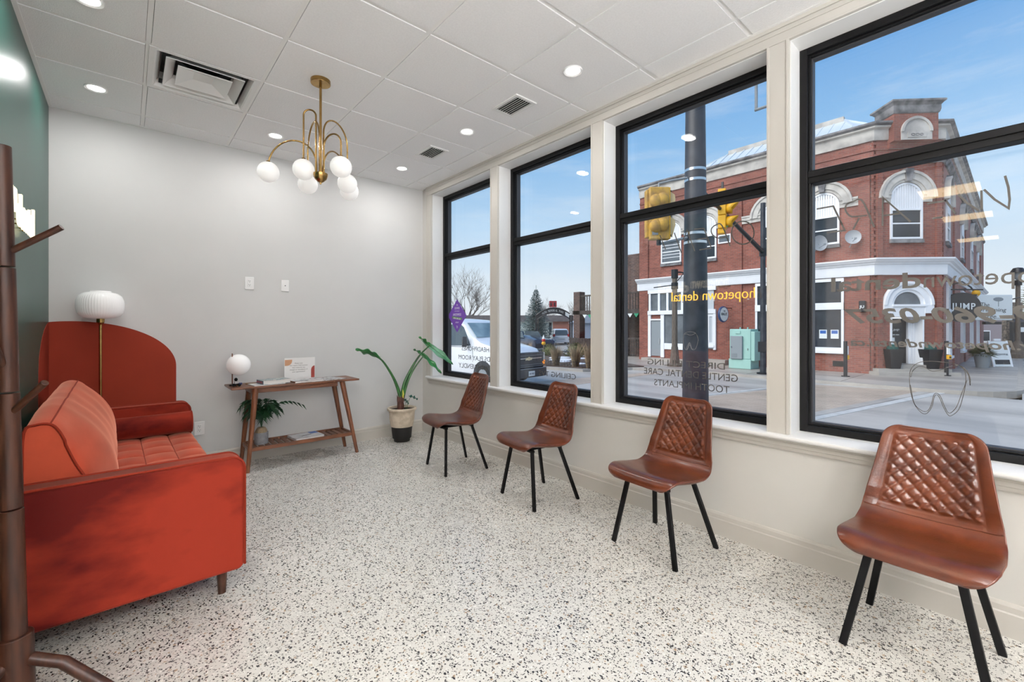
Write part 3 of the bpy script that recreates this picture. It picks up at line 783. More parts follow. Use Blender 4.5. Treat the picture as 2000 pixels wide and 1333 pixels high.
# tufted seat cushion
ya, yb = SY0+AT+.006, SY1-AT-.006; xa, xb = SX0+.16, SX1+.012
def seat_z(a, b):
    # a along X (0 back .. 1 front), b along Y
    n1, n2 = 4, 9
    fa, fb = abs(math.sin(a*n1*PI)), abs(math.sin(b*n2*PI))
    puff = .016*(fa**.45)*(fb**.45) + .006*fa**.5
    return .418+puff
g = G(); NA, NB = 64, 150; V = []
ring = []
for i in range(NA+1):
    a = i/NA; row = []
    for j in range(NB+1):
        b = j/NB; e = min(1, min(a, 1-a)/.06, min(b, 1-b)/.025); z = seat_z(a, b)-.035*(1-math.sqrt(max(0, 1-(1-e)**2)))
        row.append(g.bm.verts.new(L_(xa+(xb-xa)*a, ya+(yb-ya)*b, z)))
    V.append(row)
for i in range(NA):
    for j in range(NB): g.bm.faces.new((V[i][j], V[i+1][j], V[i+1][j+1], V[i][j+1]))
bd = [V[i][0] for i in range(NA+1)]+[V[NA][j] for j in range(1, NB+1)]+[V[i][NB] for i in range(NA-1, -1, -1)]+[V[0][j] for j in range(NB-1, 0, -1)]
lo_ = [g.bm.verts.new((v.co.x, v.co.y, .295)) for v in bd]
for i in range(len(bd)): g.bm.faces.new((bd[i], bd[(i+1) % len(bd)], lo_[(i+1) % len(bd)], lo_[i]))
g.bm.faces.new(lo_)
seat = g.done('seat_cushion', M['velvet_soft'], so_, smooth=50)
for k in (1, 2, 3):
    x = xa+(xb-xa)*k/4
    G().tube([L_(x, ya+(yb-ya)*j/60, seat_z(k/4, j/60)+.001) for j in range(1, 60)], .003, 5).done('seam', M['piping'], seat, smooth=60)
# long back cushion: plump cross-section lofted along Y
CE = [(-3.125, .455), (-3.02, .440), (-2.925, .447), (-2.905, .52), (-2.925, .62), (-2.962, .72), (-2.995, .81), (-3.020, .872), (-3.045, .900), (-3.085, .902), (-3.118, .875), (-3.122, .70), (-3.122, .55)]
CM = [(-3.125, .455), (-3.02, .440), (-2.89, .450), (-2.842, .52), (-2.838, .61), (-2.862, .72), (-2.915, .82), (-2.980, .895), (-3.030, .935), (-3.085, .938), (-3.120, .89), (-3.125, .70), (-3.124, .55)]
CE, CM = [[(v.x, v.y) for v in catmull([Vector((a, b, 0)) for a, b in c], 4, True)] for c in (CE, CM)]
def cush(y, k):
    """cross-section at y: flat box end (k 0) to plump middle (k 1)"""
    out = []
    for (xe, ze), (xm, zm) in zip(CE, CM):
        x, z = xe+(xm-xe)*k, ze+(zm-ze)*k
        wr = .004*math.sin(y*7+z*5+2*math.sin(y*3.3))*math.sin(z*9+y*2.1)+.0022*math.sin(y*17-z*13+3*math.sin(y*2.2+z*4))
        if x > -3.0: x += wr
        out.append(L_(x, y, z+.5*wr))
    return out
y0c, y1c = SY0+AT+.03, SY1-AT-.02
rings = []; NY = 60
for j in range(NY+1):
    b = j/NY; y = y0c+(y1c-y0c)*b; e = min(b, 1-b)
    k = min(1, e/.16)**.7
    rings.append(cush(y, k))
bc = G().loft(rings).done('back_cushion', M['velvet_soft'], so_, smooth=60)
for b, rr in ((0, rings[0]), (1, rings[-1])):
    G().tube(rr, .006, 6, closed=True).done('piping', M['piping'], bc, smooth=60)
idx = 32
G().tube([Vector(r[idx])+Vector((.001, 0, .001)) for r in rings], .0035, 5).done('seam', M['piping'], bc, smooth=60)
# bolster
yb_ = SY1-AT-.088; g = G(); bz = .527
bo = G().cyl(L_(-2.95, yb_, bz), L_(-2.372, yb_, bz), .082, n=36).done('bolster', M['velvet'], so_, smooth=50, bevel=.010)
for x in (-2.945, -2.377):
    G().tube([Vector(L_(x, yb_+.083*math.cos(2*PI*i/32), bz+.083*math.sin(2*PI*i/32))) for i in range(32)], .0055, 6, closed=True).done('piping', M['piping'], bo, smooth=60)
for x in (SX0+.07, SX1-.085):
    for y in (SY0+.07, SY1-.07):
        G().cyl(L_(x, y, .0), L_(x, y, .122), .017, .024, n=16).done('leg', M['darkwood'], so_, smooth=40)

# =================================================================== FLOOR LAMP
fl = thing('floor_lamp', 'brass floor lamp with ribbed white drum shade behind the sofa arm', 'floor lamp', (-2.947, -.152, 0))
G().lathe([(0, 0), (.105, 0), (.105, .012), (.02, .018), (0, .018)], n=36).done('base', M['brass'], fl, smooth=40)
G().cyl((0, 0, .015), (0, 0, 1.335), .0095, n=14).done('pole', M['brass'], fl, smooth=40)
G().lathe([(.010, 1.315), (.013, 1.325), (.024, 1.336), (.025, 1.366), (.020, 1.372), (0, 1.372)], n=24).done('socket_cup', M['brass'], fl, smooth=40)
def ribs(a, z):
    e = max(0, 1-((z-1.475)/.105)**4); return 1+.022*e*abs(math.sin(a*26))-.011*e
pf = [(0, 1.366), (.045, 1.367), (.085, 1.372), (.118, 1.388), (.136, 1.415), (.1425, 1.450), (.143, 1.480), (.140, 1.512), (.128, 1.545), (.104, 1.566), (.075, 1.575), (.066, 1.577), (.064, 1.585), (.058, 1.586), (.054, 1.577), (0, 1.575)]
G().lathe(pf, n=156, fr=ribs).done('lamp_shade', M['opal'], fl, smooth=50)

# =================================================================== CHANDELIER
CX, CY = -1.784, -1.767
fwd = Vector((math.sin(YAW), math.cos(YAW), 0)); rgt = Vector((math.cos(YAW), -math.sin(YAW), 0))
cd = thing('chandelier', 'brass chandelier of six curved arms with white globes', 'chandelier', (CX, CY, H))
TOPZ = H
G().cyl((0, 0, -.028), (0, 0, 0), .064, n=36).done('canopy', M['brass'], cd, smooth=40, bevel=.002)
G().cyl((0, 0, 2.34-TOPZ), (0, 0, -.02), .0085, n=12).done('rod', M['brass'], cd, smooth=40)
G().lathe([(0, 2.288), (.006, 2.290), (.007, 2.300), (.018, 2.306), (.038, 2.325), (.047, 2.350), (.047, 2.364), (.043, 2.364), (0, 2.360)], (0, 0, -TOPZ), 32).done('hub', M['brass'], cd, smooth=50)
for lat, fw_, top in ((-.379, .03, 2.60), (-.108, -.02, 2.80), (-.231, .30, 2.79), (.169, -.07, 2.62), (.077, .28, 2.79), (.02, .47, 2.60)):
    dvec = rgt*lat+fwd*fw_; dist = dvec.length; dn = dvec/dist
    r0 = .030; R_ = (dist-r0)/2; zs = max(2.365, top-R_); ry = top-zs
    pts = [dn*r0+Vector((0, 0, 2.355))]
    if zs > 2.38: pts.append(dn*r0+Vector((0, 0, zs)))
    for i in range(1, 18):
        a = PI*i/18; pts.append(dn*(r0+R_-R_*math.cos(a))+Vector((0, 0, zs+ry*math.sin(a))))
    gz = 2.385
    pts.append(dn*dist+Vector((0, 0, zs))) if zs > gz+.09 else None
    pts.append(dn*dist+Vector((0, 0, gz+.066)))
    pts = [p-Vector((0, 0, TOPZ)) for p in pts]
    arm = G().tube(pts, .0058, 10).done('arm', M['brass'], cd, smooth=60)
    c = dn*dist+Vector((0, 0, gz-TOPZ))
    G().cyl(c+Vector((0, 0, .062)), c+Vector((0, 0, .078)), .017, .012, n=16).done('globe_cap', M['brass'], arm, smooth=40)
    G().ell(c, .070, nu=32, nv=20).done('globe', M['globe'], arm, smooth=60)

# =================================================================== COAT RACK
RX, RY = -3.062, -2.775
cr_ = thing('coat_rack', 'dark stained wooden coat rack standing before the sofa arm', 'coat rack', (RX, RY, 0))
lean = -rgt*.052
def rp(z): return lean*(z/1.9)
segs = [(.10, .70), (.705, 1.085), (1.09, 1.50), (1.505, 1.905)]
for k, (a, b) in enumerate(segs):
    r = .0315-.002*k
    G().cyl(rp(a), rp(b)+Vector((0, 0, 0)), r, r-.001, n=24).done('pole', M['darkwood'], cr_, smooth=40, bevel=.001) if False else \
    G().cyl(rp(a)+Vector((0, 0, a)), rp(b)+Vector((0, 0, b)), r, r-.001, n=24).done('pole', M['darkwood'], cr_, smooth=40, bevel=.0015)
G().cyl(rp(.08)+Vector((0, 0, .08)), rp(.285)+Vector((0, 0, .285)), .046, .045, n=28).done('base_socket', M['darkwood'], cr_, smooth=40, bevel=.003)
def peg(z, dl, df, dz, ln=.155, name='peg', r=.0105):
    d_ = (rgt*dl+fwd*df+Vector((0, 0, dz))).normalized()
    b = rp(z)+Vector((0, 0, z))+d_*.015
    G().cyl(b, b+d_*ln, r, n=14).done(name, M['darkwood'], cr_, smooth=40, bevel=.001)
peg(1.545, .86, .30, .62, .165)
peg(1.675, -.28, -.45, .95)
peg(1.150, .20, -.50, .85, .15)
peg(1.010, .84, -.10, .68, .165)
peg(1.31, -.8, .3, .6)
peg(.90, -.85, -.3, .5)
for a in (20, 140, 260):
    a = math.radians(a-YAW*57.3); d_ = Vector((math.cos(a), math.sin(a), 0))
    G().tube([d_*.035+Vector((0, 0, .20)), d_*.12+Vector((0, 0, .165)), d_*.27+Vector((0, 0, .015))], .019, 14).done('foot', M['darkwood'], cr_, smooth=50)

# =================================================================== CONSOLE TABLE
tx0, tx1, ty0, ty1, tz = -2.112, -.992, -.462, -.085, .768
ct = thing('console_table', 'walnut console table with slatted shelf against the grey wall', 'table', ((tx0+tx1)/2, (ty0+ty1)/2, 0))
O = Vector(((tx0+tx1)/2, (ty0+ty1)/2, 0))
G(O).box(tx0, tx1, ty0, ty1, tz-.018, tz).done('table_top', M['walnut'], ct, bevel=.003)
g = G(O); g.box(tx0+.16, tx1-.20, ty0+.055, ty0+.075, tz-.066, tz-.018); g.done('apron', M['walnut'], ct, bevel=.002)
g = G(O); g.box(tx0+.16, tx1-.20, ty1-.055, ty1-.035, tz-.066, tz-.018); g.done('apron', M['walnut'], ct, bevel=.002)
for x in (tx0+.17, tx1-.21):
    G(O).box(x-.012, x+.012, ty0+.075, ty1-.055, tz-.066, tz-.018).done('apron', M['walnut'], ct, bevel=.002)
feet = {(-1, -1): (-1.985, -.425), (-1, 1): (-1.985, -.115), (1, -1): (-1.000, -.420), (1, 1): (-1.012, -.115)}
def legp(sx, sy, z):
    fx, fy = feet[(sx, sy)]; tx = (tx0+.195) if sx < 0 else (tx1-.155); ty = (ty0+.062) if sy < 0 else (ty1-.048)
    k = z/(tz-.018); return Vector((fx+(tx-fx)*k, fy+(ty-fy)*k, z))
for s_ in feet:
    G(O).cyl(legp(*s_, 0), legp(*s_, tz-.018), .0165, .026, n=18).done('leg', M['walnut_leg'], ct, smooth=40)
sz = .200
a, b, c, d_ = [legp(*s, sz) for s in ((-1, -1), (1, -1), (-1, 1), (1, 1))]
G(O).bar(a, b, .018, .034).done('shelf_rail', M['walnut'], ct, bevel=.002); G(O).bar(c, d_, .018, .034).done('shelf_rail', M['walnut'], ct, bevel=.002)
G(O).bar(a, c, .018, .030).done('shelf_rail', M['walnut'], ct, bevel=.002); G(O).bar(b, d_, .018, .030).done('shelf_rail', M['walnut'], ct, bevel=.002)
for k in range(16):
    x = a.x+.055+(b.x-a.x-.11)*k/15
    G(O).box(x-.019, x+.019, a.y+.006, c.y-.006, sz-.006, sz+.006).done('shelf_slat', M['walnut'], ct, bevel=.0015)

# =================================================================== THINGS ON THE TABLE
t_ = thing('globe_table_lamp', 'white globe table lamp with a copper rod at the left end of the console', 'table lamp', (-2.055, -.255, tz))
G().lathe([(0, 0), (.045, 0), (.045, .01), (0, .01)], n=28).done('base', M['legblack'], t_, smooth=40)
G().ell((.032, .02, .185), .097, .097, .097, 36, 24).done('globe', M['opal'], t_, smooth=60)
G().cyl((-.020, .0, .008), (-.020, .0, .292), .0048, n=10).done('rod', M['walnut_leg'], t_, smooth=40)
# small boxy toy figure at its foot
t_ = thing('toy_train', 'small black toy figure with wheels before the globe lamp', 'toy', (-2.055, -.335, tz))
g = G(); g.obox((0, 0, .018), .034, .016, .008); g.done('body', M['legblack'], t_, bevel=.002)
G().obox((-.004, 0, .036), .013, .012, .012).done('cab', mat('dull_silver', (.35, .35, .36), .4, .7), t_, bevel=.002)
G().ell((-.004, 0, .062), .014, .013, .016, 16, 10).done('head', M['legblack'], t_, smooth=50)
for x in (-.026, -.006, .020):
    for y in (-.016, .016):
        G().cyl((x, y-.003, .010), (x, y+.003, .010), .010, n=14).done('wheel', M['legblack'], t_, smooth=40)
G().obox((.030, -.004, .024), .012, .012, .008).done('hopper', mat('navy_plastic', (.02, .04, .14), .4), t_, bevel=.001)
G().cyl((0, -.022, .004), (0, -.022, .016), .004, n=8).done('bell', M['brass'], t_, smooth=40)

def flat(name, label, cat, x, y, z, w, d, h, rz, m, cover=None, group=None, spine=None):
    t_ = thing(name, label, cat, (x, y, z), math.radians(rz), group)
    if cover:
        G().box(-w/2+.003, w/2-.003, -d/2+.002, d/2-.003, .002, h-.002).done('pages', M['paper'], t_)
        G().box(-w/2, w/2, -d/2, d/2, h-.002, h).done('cover', cover, t_); G().box(-w/2, w/2, -d/2, d/2, 0, .002).done('back_cover', cover, t_)
        G().box(-w/2, -w/2+.003, -d/2, d/2, .001, h-.001).done('spine', spine or cover, t_)
    else: G().box(-w/2, w/2, -d/2, d/2, 0, h).done('sheet', m, t_)
    return t_
wt = mat('white_cover', (.72, .72, .73), .3, col2=(.5, .5, .52), vscale=20)
tl = mat('teal_cover', (.03, .15, .20), .35, col2=(.45, .45, .42), vscale=28, contrast=(.5, .56))
g1 = mat('grey_print', (.55, .55, .56), .3, col2=(.08, .08, .09), vscale=26, contrast=(.42, .52))
gr = 'printed matter on the console'
flat('magazine', 'white magazine under the thick book on the console', 'magazine', -1.815, -.335, tz, .26, .19, .006, 6, None, wt, gr)
bk = flat('book', 'thick teal-spined book lying on the white magazine', 'book', -1.755, -.330, tz+.006, .24, .16, .036, 8, None, tl, gr, mat('teal_spine', (.025, .10, .14), .4))
text('MOST WANTED', 'spine_lettering', mat('red_print', (.35, .05, .06), .5), bk, (-.1205, .070, .010), (0, -1, 0), (0, 0, 1), width=.135, height=.017, offset=.02, depth=.0006)
flat('clipboard', 'wooden clipboard edge behind the magazine', 'clipboard', -1.905, -.215, tz, .12, .03, .008, 3, M['brass'])
flat('guest_book', 'grey printed book with white page edges before the notice stand', 'book', -1.475, -.345, tz, .27, .20, .016, 4, None, g1, gr, M['walnut_leg'])
flat('magazine', 'grey glossy magazine at the right end of the console', 'magazine', -1.235, -.290, tz, .22, .25, .006, 12, None, g1, gr)
# notice in an acrylic stand
nx, ny = -1.495, -.215
t_ = thing('notice_stand', 'white cancellation notice in a clear upright stand on the console', 'notice', (nx, ny, tz))
G().box(-.142, .142, -.002, .002, 0, .225).done('card', mat('card_white', (.80, .79, .78), .3), t_)
G().box(-.142, .142, -.030, .040, 0, .003).done('stand_foot', M['glass'], t_)
arcs = [(-.135+.062*math.sin(PI/2*i/14)*1., .208-.075+.075*(1-math.cos(0))-.0) for i in range(1)]
c = []
q = [(-.138, .150)]+[(-.138+.020+.046*math.sin(PI/2*i/12), .150+.0-.0+.050*(1-math.cos(PI/2*i/12))) for i in range(13)]+[(-.072, .208), (-.138, .208)]
G().prism(q, lambda u, v, w: (u, w, v), -.0028, -.002).done('tan_shape', mat('tan_print', (.52, .27, .15), .5), t_)
q = [(.138, .003), (.105, .003)]+[(.105+.033*(1-math.cos(PI/2*i/12)), .105+.035*math.sin(PI/2*i/12)) for i in range(13)]
q = [(a_, min(b_, .142)) for a_, b_ in q]
G().prism([(.138, .020), (.104, .020), (.104, .095)]+[(.138-.034*math.cos(PI/2*i/10), .095+.045*math.sin(PI/2*i/10)) for i in range(1, 11)], lambda u, v, w: (u, w, v), -.0028, -.002).done('rust_shape', mat('rust_print', (.28, .03, .02), .5), t_)
for k, (s_, wd) in enumerate([('Please note', .072), ('We require TWO business', .165), ('days notice for any', .118), ('changes or cancellation of', .165), ('your appointment!', .118)]):
    text(s_, 'notice_text', mat('dark_print', (.12, .10, .10), .6) if k == 0 else bpy.data.materials['dark_print'], t_, (-.012, -.0022, .166-.021*k), (1, 0, 0), (0, 0, 1), width=wd, height=None, depth=.0004, align='CENTER')
# on the slatted shelf
flat('magazine', 'thick pale magazine with a blue patch on the slatted shelf', 'magazine', -1.455, -.275, sz+.006, .27, .22, .020, 6, None, wt)
mg = bpy.data.objects['magazine.002'] if 'magazine.002' in bpy.data.objects else None
if mg:
    G().box(.055, .130, .02, .105, .0200, .0204).done('blue_patch', mat('blue_print', (.03, .12, .42), .4), mg)
    G().obox((.0, -.01, .0203), .05, .006, .0003, Matrix.Rotation(.2, 3, 'Z')).done('dark_title', M['legblack'], mg)

# small palm in a grey pot on the shelf
pp = thing('potted_palm', 'small artificial palm in a grey concrete pot on the slatted shelf', 'potted plant', (-1.845, -.262, sz+.006))
G().lathe([(0, 0), (.054, 0), (.058, .006), (.058, .108), (.050, .108), (.050, .095), (0, .095)], n=36).done('pot', M['concrete'], pp, smooth=40)
G().lathe([(0, .090), (.046, .092), (.050, .112), (.044, .128), (.034, .150), (.022, .156), (0, .150)], n=24, fr=lambda a, z: 1+.10*math.sin(a*5+z*60)).done('burlap_wrap', M['burlap'], pp, smooth=60)
random.seed(11)
def frond(g, base, az, ln, rise, leaf=.075, n=11):
    dh = Vector((math.cos(az), math.sin(az), 0)); pts = []
    for i in range(n+1):
        t = i/n; pts.append(Vector(base)+dh*ln*t*(.55+.45*t)+Vector((0, 0, rise*(1.9*t-1.35*t*t))))
    g.tube(pts, [.0018*(1-.7*i/n) for i in range(n+1)], 4)
    side = Vector((-dh.y, dh.x, 0))
    for i in range(3, n+1):
        for s in (-1, 1):
            p = pts[i]; tdir = (pts[i]-pts[i-1]).normalized()
            L = leaf*(1-.35*abs(i/n-.6))*random.uniform(.85, 1.1)
            e = (tdir*.75+side*s*.75+Vector((0, 0, -.25))).normalized(); w = e.cross(Vector((0, 0, 1))).normalized()*.0048
            m_ = p+e*L*.45+Vector((0, 0, .006)); tip = p+e*L+Vector((0, 0, -.020))
            g._q([p-w*.4, m_-w, tip, m_+w, p+w*.4], [(0, 1, 2, 3, 4)])
for k in range(22):
    az = k*2.399; rise = random.uniform(.16, .40); ln = random.uniform(.09, .19)
    if k == 0: az, rise, ln = -.15, .34, .34
    g = G(); frond(g, (0, 0, .15), az, ln, rise, .085); g.done('frond', M['palm'], pp)

# =================================================================== BIG POTTED PLANT
bp_ = thing('potted_elephant_ear', 'tall plant with three long stalks in a clay and black pot in the corner', 'potted plant', (-.435, -.300, 0))
G().lathe([(0, 0), (.088, 0), (.090, .035), (.104, .038), (.106, .060), (.118, .180), (0, .18)], n=40).done('pot_base', M['blackpot'], bp_, smooth=30)
def relief(a, z):
    return 1+(.012*math.sin(a*18)*math.sin((z-.28)*90) if .26 < z < .325 else 0)
prf = [(0, .17), (.122, .17), (.126, .19), (.136, .24)]+[(.137+(.0004*i), .262+i*.006) for i in range(11)]+[(.144, .335), (.146, .350), (.160, .352), (.164, .362), (.162, .378), (.150, .382), (.138, .378), (.136, .355), (0, .352)]
G().lathe(prf, n=108, fr=relief).done('pot', M['terracotta'], bp_, smooth=35)
G().lathe([(0, .354), (.137, .356), (0, .358)], n=24).done('soil', M['soil'], bp_)
G().tube([(-.02, 0, .35), (-.015, 0, .40), (-.02, .0, .44), (-.012, 0, .485), (-.014, 0, .515)], [.036, .040, .035, .037, .020], 16).done('trunk', M['bark'], bp_, smooth=60)
for k in range(7):
    a = k*.9; G().tube([(-.015+.030*math.cos(a), .030*math.sin(a), .45), (-.015+.034*math.cos(a), .034*math.sin(a), .49), (-.015+.040*math.cos(a), .040*math.sin(a), .525)], [.012, .008, .001], 6).done('sheath', M['bark'], bp_, smooth=60)
G().tube([(-.002, -.022, .47), (.006, -.02, .53), (.002, -.012, .60)], [.012, .011, .003], 8).done('new_shoot', M['yellowgreen'], bp_, smooth=60)
def bigleaf(base, tipdir, ln, wd, droop, m, parent, roll=0.):
    """elongated wavy arrow-shaped leaf with a raised midrib"""
    base = Vector(base); d = Vector(tipdir).normalized(); up = Vector((0, 0, 1)); side = d.cross(up).normalized()
    side = (Matrix.Rotation(roll, 3, d)@side); nn = side.cross(d)
    g = G(); NU, NV = 8, 22
    def f(u, v):
        s = (u-.5)*2; t = v
        w = wd*(.55*math.sin(PI*min(1, t*1.02))**.6 + .45*math.sin(PI*t)**1.4) if 0 < t < 1 else 0
        ear = -.16*ln*abs(s)*max(0, 1-t*4)
        wav = .012*math.sin(t*17+s*2)*abs(s)
        p = base+d*(ln*(t-.15)+ear)+side*s*w*.5+nn*(-droop*(t-.15)*abs(t-.15)*1.6+wav-.10*wd*(s*s)*-1.2)
        return p
    g.grid(f, NU, NV)
    o = g.done('leaf', m, parent, smooth=60)
    so = o.modifiers.new('thick', 'SOLIDIFY'); so.thickness = .0016
    G().tube([f(.5, j/14)+nn*-.001 for j in range(15)], [.0035*(1-.8*j/14)+.0005 for j in range(15)], 5).done('midrib', M['stem'], o, smooth=60)
def stalk(pts, r0, r1):
    p = catmull(pts, 8); k = len(p)
    return G().tube(p, [r0+(r1-r0)*i/(k-1) for i in range(k)], 10).done('stalk', M['stem'], bp_, smooth=60)
b0 = Vector((-.435, -.300, 0))
def LP(x, y, z): return tuple(Vector((x, y, z))-b0)
s1 = stalk([(-.02, 0, .50), (-.055, .0, .61), (-.12, -.005, .75), (-.235, -.01, .92), LP(-.765, -.31, .985)], .022, .006)
bigleaf(LP(-.765, -.31, .985), (-.85, -.05, .36), .27, .10, .02, M['leaf'], bp_, .5)
s2 = stalk([(-.005, 0, .50), (.03, -.005, .66), (.115, -.01, .82), (.22, -.02, .97), LP(-.10, -.33, 1.075)], .020, .007)
bigleaf(LP(-.10, -.33, 1.075), (.46, -.62, -.50), .42, .085, .05, mat('pale_leaf_underside', (.16, .36, .24), .4, col2=(.03, .17, .06), vscale=7), bp_, .9)
bigleaf(LP(-.10, -.33, 1.085), (-.45, .35, .55), .18, .06, .02, M['leaf'], bp_, .6)
s3 = stalk([(.01, -.008, .49), (.045, -.015, .62), (.10, -.02, .75), (.18, -.03, .87), LP(-.185, -.35, .960)], .017, .006)
bigleaf(LP(-.185, -.35, .960), (.50, -.50, -.58), .34, .062, .04, M['leaf'], bp_, .7)
bigleaf(LP(-.185, -.35, .965), (-.55, .45, .55), .16, .055, .02, M['leaf'], bp_, .6)
stalk([(.055, -.01, .355), (.07, -.015, .43), (.100, -.02, .495)], .003, .002)
bigleaf((.100, -.02, .495), (.8, -.35, -.22), .10, .045, .02, mat('teal_leaf', (.01, .09, .075), .35), bp_, .3)
stalk([(.045, .0, .355), (.048, .0, .42), (.04, 0, .46)], .0025, .0015)
bigleaf((.04, 0, .46), (.6, -.3, -.5), .07, .03, .02, bpy.data.materials['teal_leaf'], bp_, .3)

# =================================================================== NEON SIGN + STICKER
ns = thing('neon_sign', 'glowing yellow neon lettering hung in the third window, reversed from inside', 'neon sign', (.172, -3.58, 1.46))
o = text('hopetown dental', 'neon_tube', M['neon'], ns, (.0, -.285, .004), (0, 1, 0), (0, 0, 1), width=.568, height=.088, offset=-.011, depth=.006)
for y in (-.24, -.02, .21): G().cyl((.006, y, .02), (.0275, y, .02), .003, n=8).done('glass_clip', M['white'], ns)
st = thing('window_sticker', 'purple diamond sticker with white print on the first window', 'sticker', (XG-.001, -.474, 1.432))
G().prism([(0, -.200), (.203, 0), (0, .200), (-.203, 0)], lambda u, v, w: (w, u*.98, v), -.0012, 0).done('diamond', M['purple'], st)
wp = mat('white_print', (.8, .8, .82), .5)
for s_, z, w_, h_ in (('MY', .118, .032, .022), ('ELMWOOD', .078, .105, .028), ('is supported by', .050, .105, .014), ('DOWNTOWN', .000, .170, .030), ('Small Biz', -.086, .065, .016), ('NT', -.150, .026, .030)):
    text(s_, 'sticker_text', wp, st, (-.0014, 0, z), (0, 1, 0), (0, 0, 1), width=w_, height=h_, depth=-.0004, align='CENTER')
G().prism([(-.105, -.052), (.105, -.030), (.105, .0-.002), (-.105, -.024)], lambda u, v, w: (w, u, v), -.0018, -.0012).done('green_band', M['signgreen'], st)
text('WE ARE OPEN', 'sticker_text', wp, st, (-.0020, 0, -.042), (0, 1, .10), (0, -.10, 1), width=.16, height=.018, offset=.014, depth=-.0004, align='CENTER')

# =================================================================== OUTSIDE
ZR, ZS = -.64, -.54
M['brickY'] = brick_mat('red_brick_street', (.33, .105, .072), (.22, .066, .047), (.27, .19, .165), 'Y')
M['brickX'] = brick_mat('red_brick_side', (.40, .15, .12), (.28, .10, .08), (.48, .36, .33), 'X')
M['brickD'] = brick_mat('red_brick_corner', (.33, .105, .072), (.22, .066, .047), (.27, .19, .165), 'D')
M['brickdark'] = brick_mat('brown_brick', (.13, .07, .055), (.06, .035, .03), (.22, .19, .17), 'Y', .30, .10)
M['brickdarkX'] = brick_mat('brown_brick_return', (.13, .07, .055), (.06, .035, .03), (.22, .19, .17), 'X', .30, .10)
M['brickfar'] = mat('far_brick', (.34, .13, .09), .9, var=.2, vscale=2)
M['stone'] = mat('limestone', (.60, .57, .52), .85, col2=(.34, .32, .30), vscale=1.8, detail=8, contrast=(.3, .6))
M['stonedark'] = mat('weathered_stone', (.30, .29, .29), .9, col2=(.10, .10, .105), vscale=3, detail=9, contrast=(.35, .65))
M['wpaint'] = mat('white_exterior_paint', (.80, .82, .85), .6, var=.05, vscale=3)
M['darkglass'] = mat('dark_window_glass', (.035, .042, .055), .06, var=.5, vscale=1.2)
M['greyglass'] = mat('pale_window_glass', (.16, .18, .20), .10, var=.4, vscale=1.5)
M['roofmetal'] = mat('white_metal_roof', (.66, .72, .76), .35, .2)
M['asphalt'] = mat('wet_asphalt', (.50, .47, .43), .5, col2=(.30, .28, .26), vscale=.35, stretch=(2.2, .5, 1), bump=.25, bscale=90, detail=7, contrast=(.35, .6), spec=.35)
M['sidewalk'] = mat('damp_concrete', (.46, .42, .37), .45, col2=(.30, .27, .24), vscale=.5, stretch=(2, .5, 1), detail=8, spec=.6)
M['paver'] = brick_mat('tan_paver', (.56, .45, .35), (.48, .37, .28), (.42, .34, .27), 'Y', .2, .1, .55)
M['stripe'] = mat('white_road_paint', (.62, .62, .60), .5, var=.2, vscale=5)
M['kerb'] = mat('kerb_concrete', (.42, .39, .35), .7, var=.2, vscale=2)
M['vanwhite'] = mat('white_car_paint', (.78, .80, .83), .22, coat=.6)
M['carblue'] = mat('dark_blue_car_paint', (.015, .022, .05), .25, coat=.6)
M['rubber'] = mat('tyre_rubber', (.015, .015, .016), .8)
M['carglass'] = mat('car_window', (.07, .10, .12), .05)
M['windshield'] = mat('windshield_glass', (.30, .42, .46), .06, col2=(.14, .22, .25), vscale=1.5)
M['blackplastic'] = mat('black_bumper_plastic', (.035, .038, .045), .45)
M['amber'] = mat('amber_lens', (.8, .22, .01), .2, emit=(1, .3, .02), estr=.6)
M['headlamp'] = mat('headlamp_lens', (.75, .74, .68), .12, col2=(.35, .33, .28), vscale=16)
M['redlens'] = mat('red_lens', (.5, .01, .01), .3)
M['signal'] = mat('signal_yellow', (.80, .42, .01), .45, var=.08)
M['signaldusty'] = mat('dusty_signal_yellow', (.62, .36, .06), .7, col2=(.38, .22, .07), vscale=9, contrast=(.35, .6))
M['poledark'] = mat('dark_galvanised_pole', (.045, .05, .062), .5, col2=(.015, .017, .024), vscale=4, spec=.6, detail=8)
M['mint'] = mat('mint_paint', (.34, .56, .50), .5, var=.06, vscale=4)
M['cabgrey'] = mat('grey_box_paint', (.25, .28, .30), .5)
M['woodpost'] = mat('weathered_post', (.17, .14, .115), .9, var=.4, vscale=6, stretch=(6, 6, .8))
M['fencewood'] = mat('dark_fence_wood', (.07, .055, .048), .9, var=.4, vscale=6)
M['spruce'] = mat('blue_spruce_needles', (.17, .25, .25), .85, col2=(.055, .10, .10), vscale=3)
M['bareb'] = mat('bare_bark', (.10, .085, .075), .9)
M['drygrass'] = mat('dry_grass', (.42, .31, .19), .9, var=.4, vscale=5)
M['bush'] = mat('dull_green_bush', (.12, .14, .05), .9, var=.5, vscale=6)
M['snow'] = mat('old_snow', (.75, .78, .82), .7)
M['mulch'] = mat('planting_bed_soil', (.12, .085, .065), .95, var=.5, vscale=4, bump=.6, bscale=8)
M['siding'] = mat('mauve_siding', (.34, .29, .31), .7)
M['signwhite'] = mat('sign_white', (.72, .76, .76), .5)
M['darkgreen'] = mat('dark_teal_foliage', (.012, .09, .075), .8, var=.5, vscale=30)
M['blackpaint'] = mat('black_paint', (.012, .012, .016), .35)

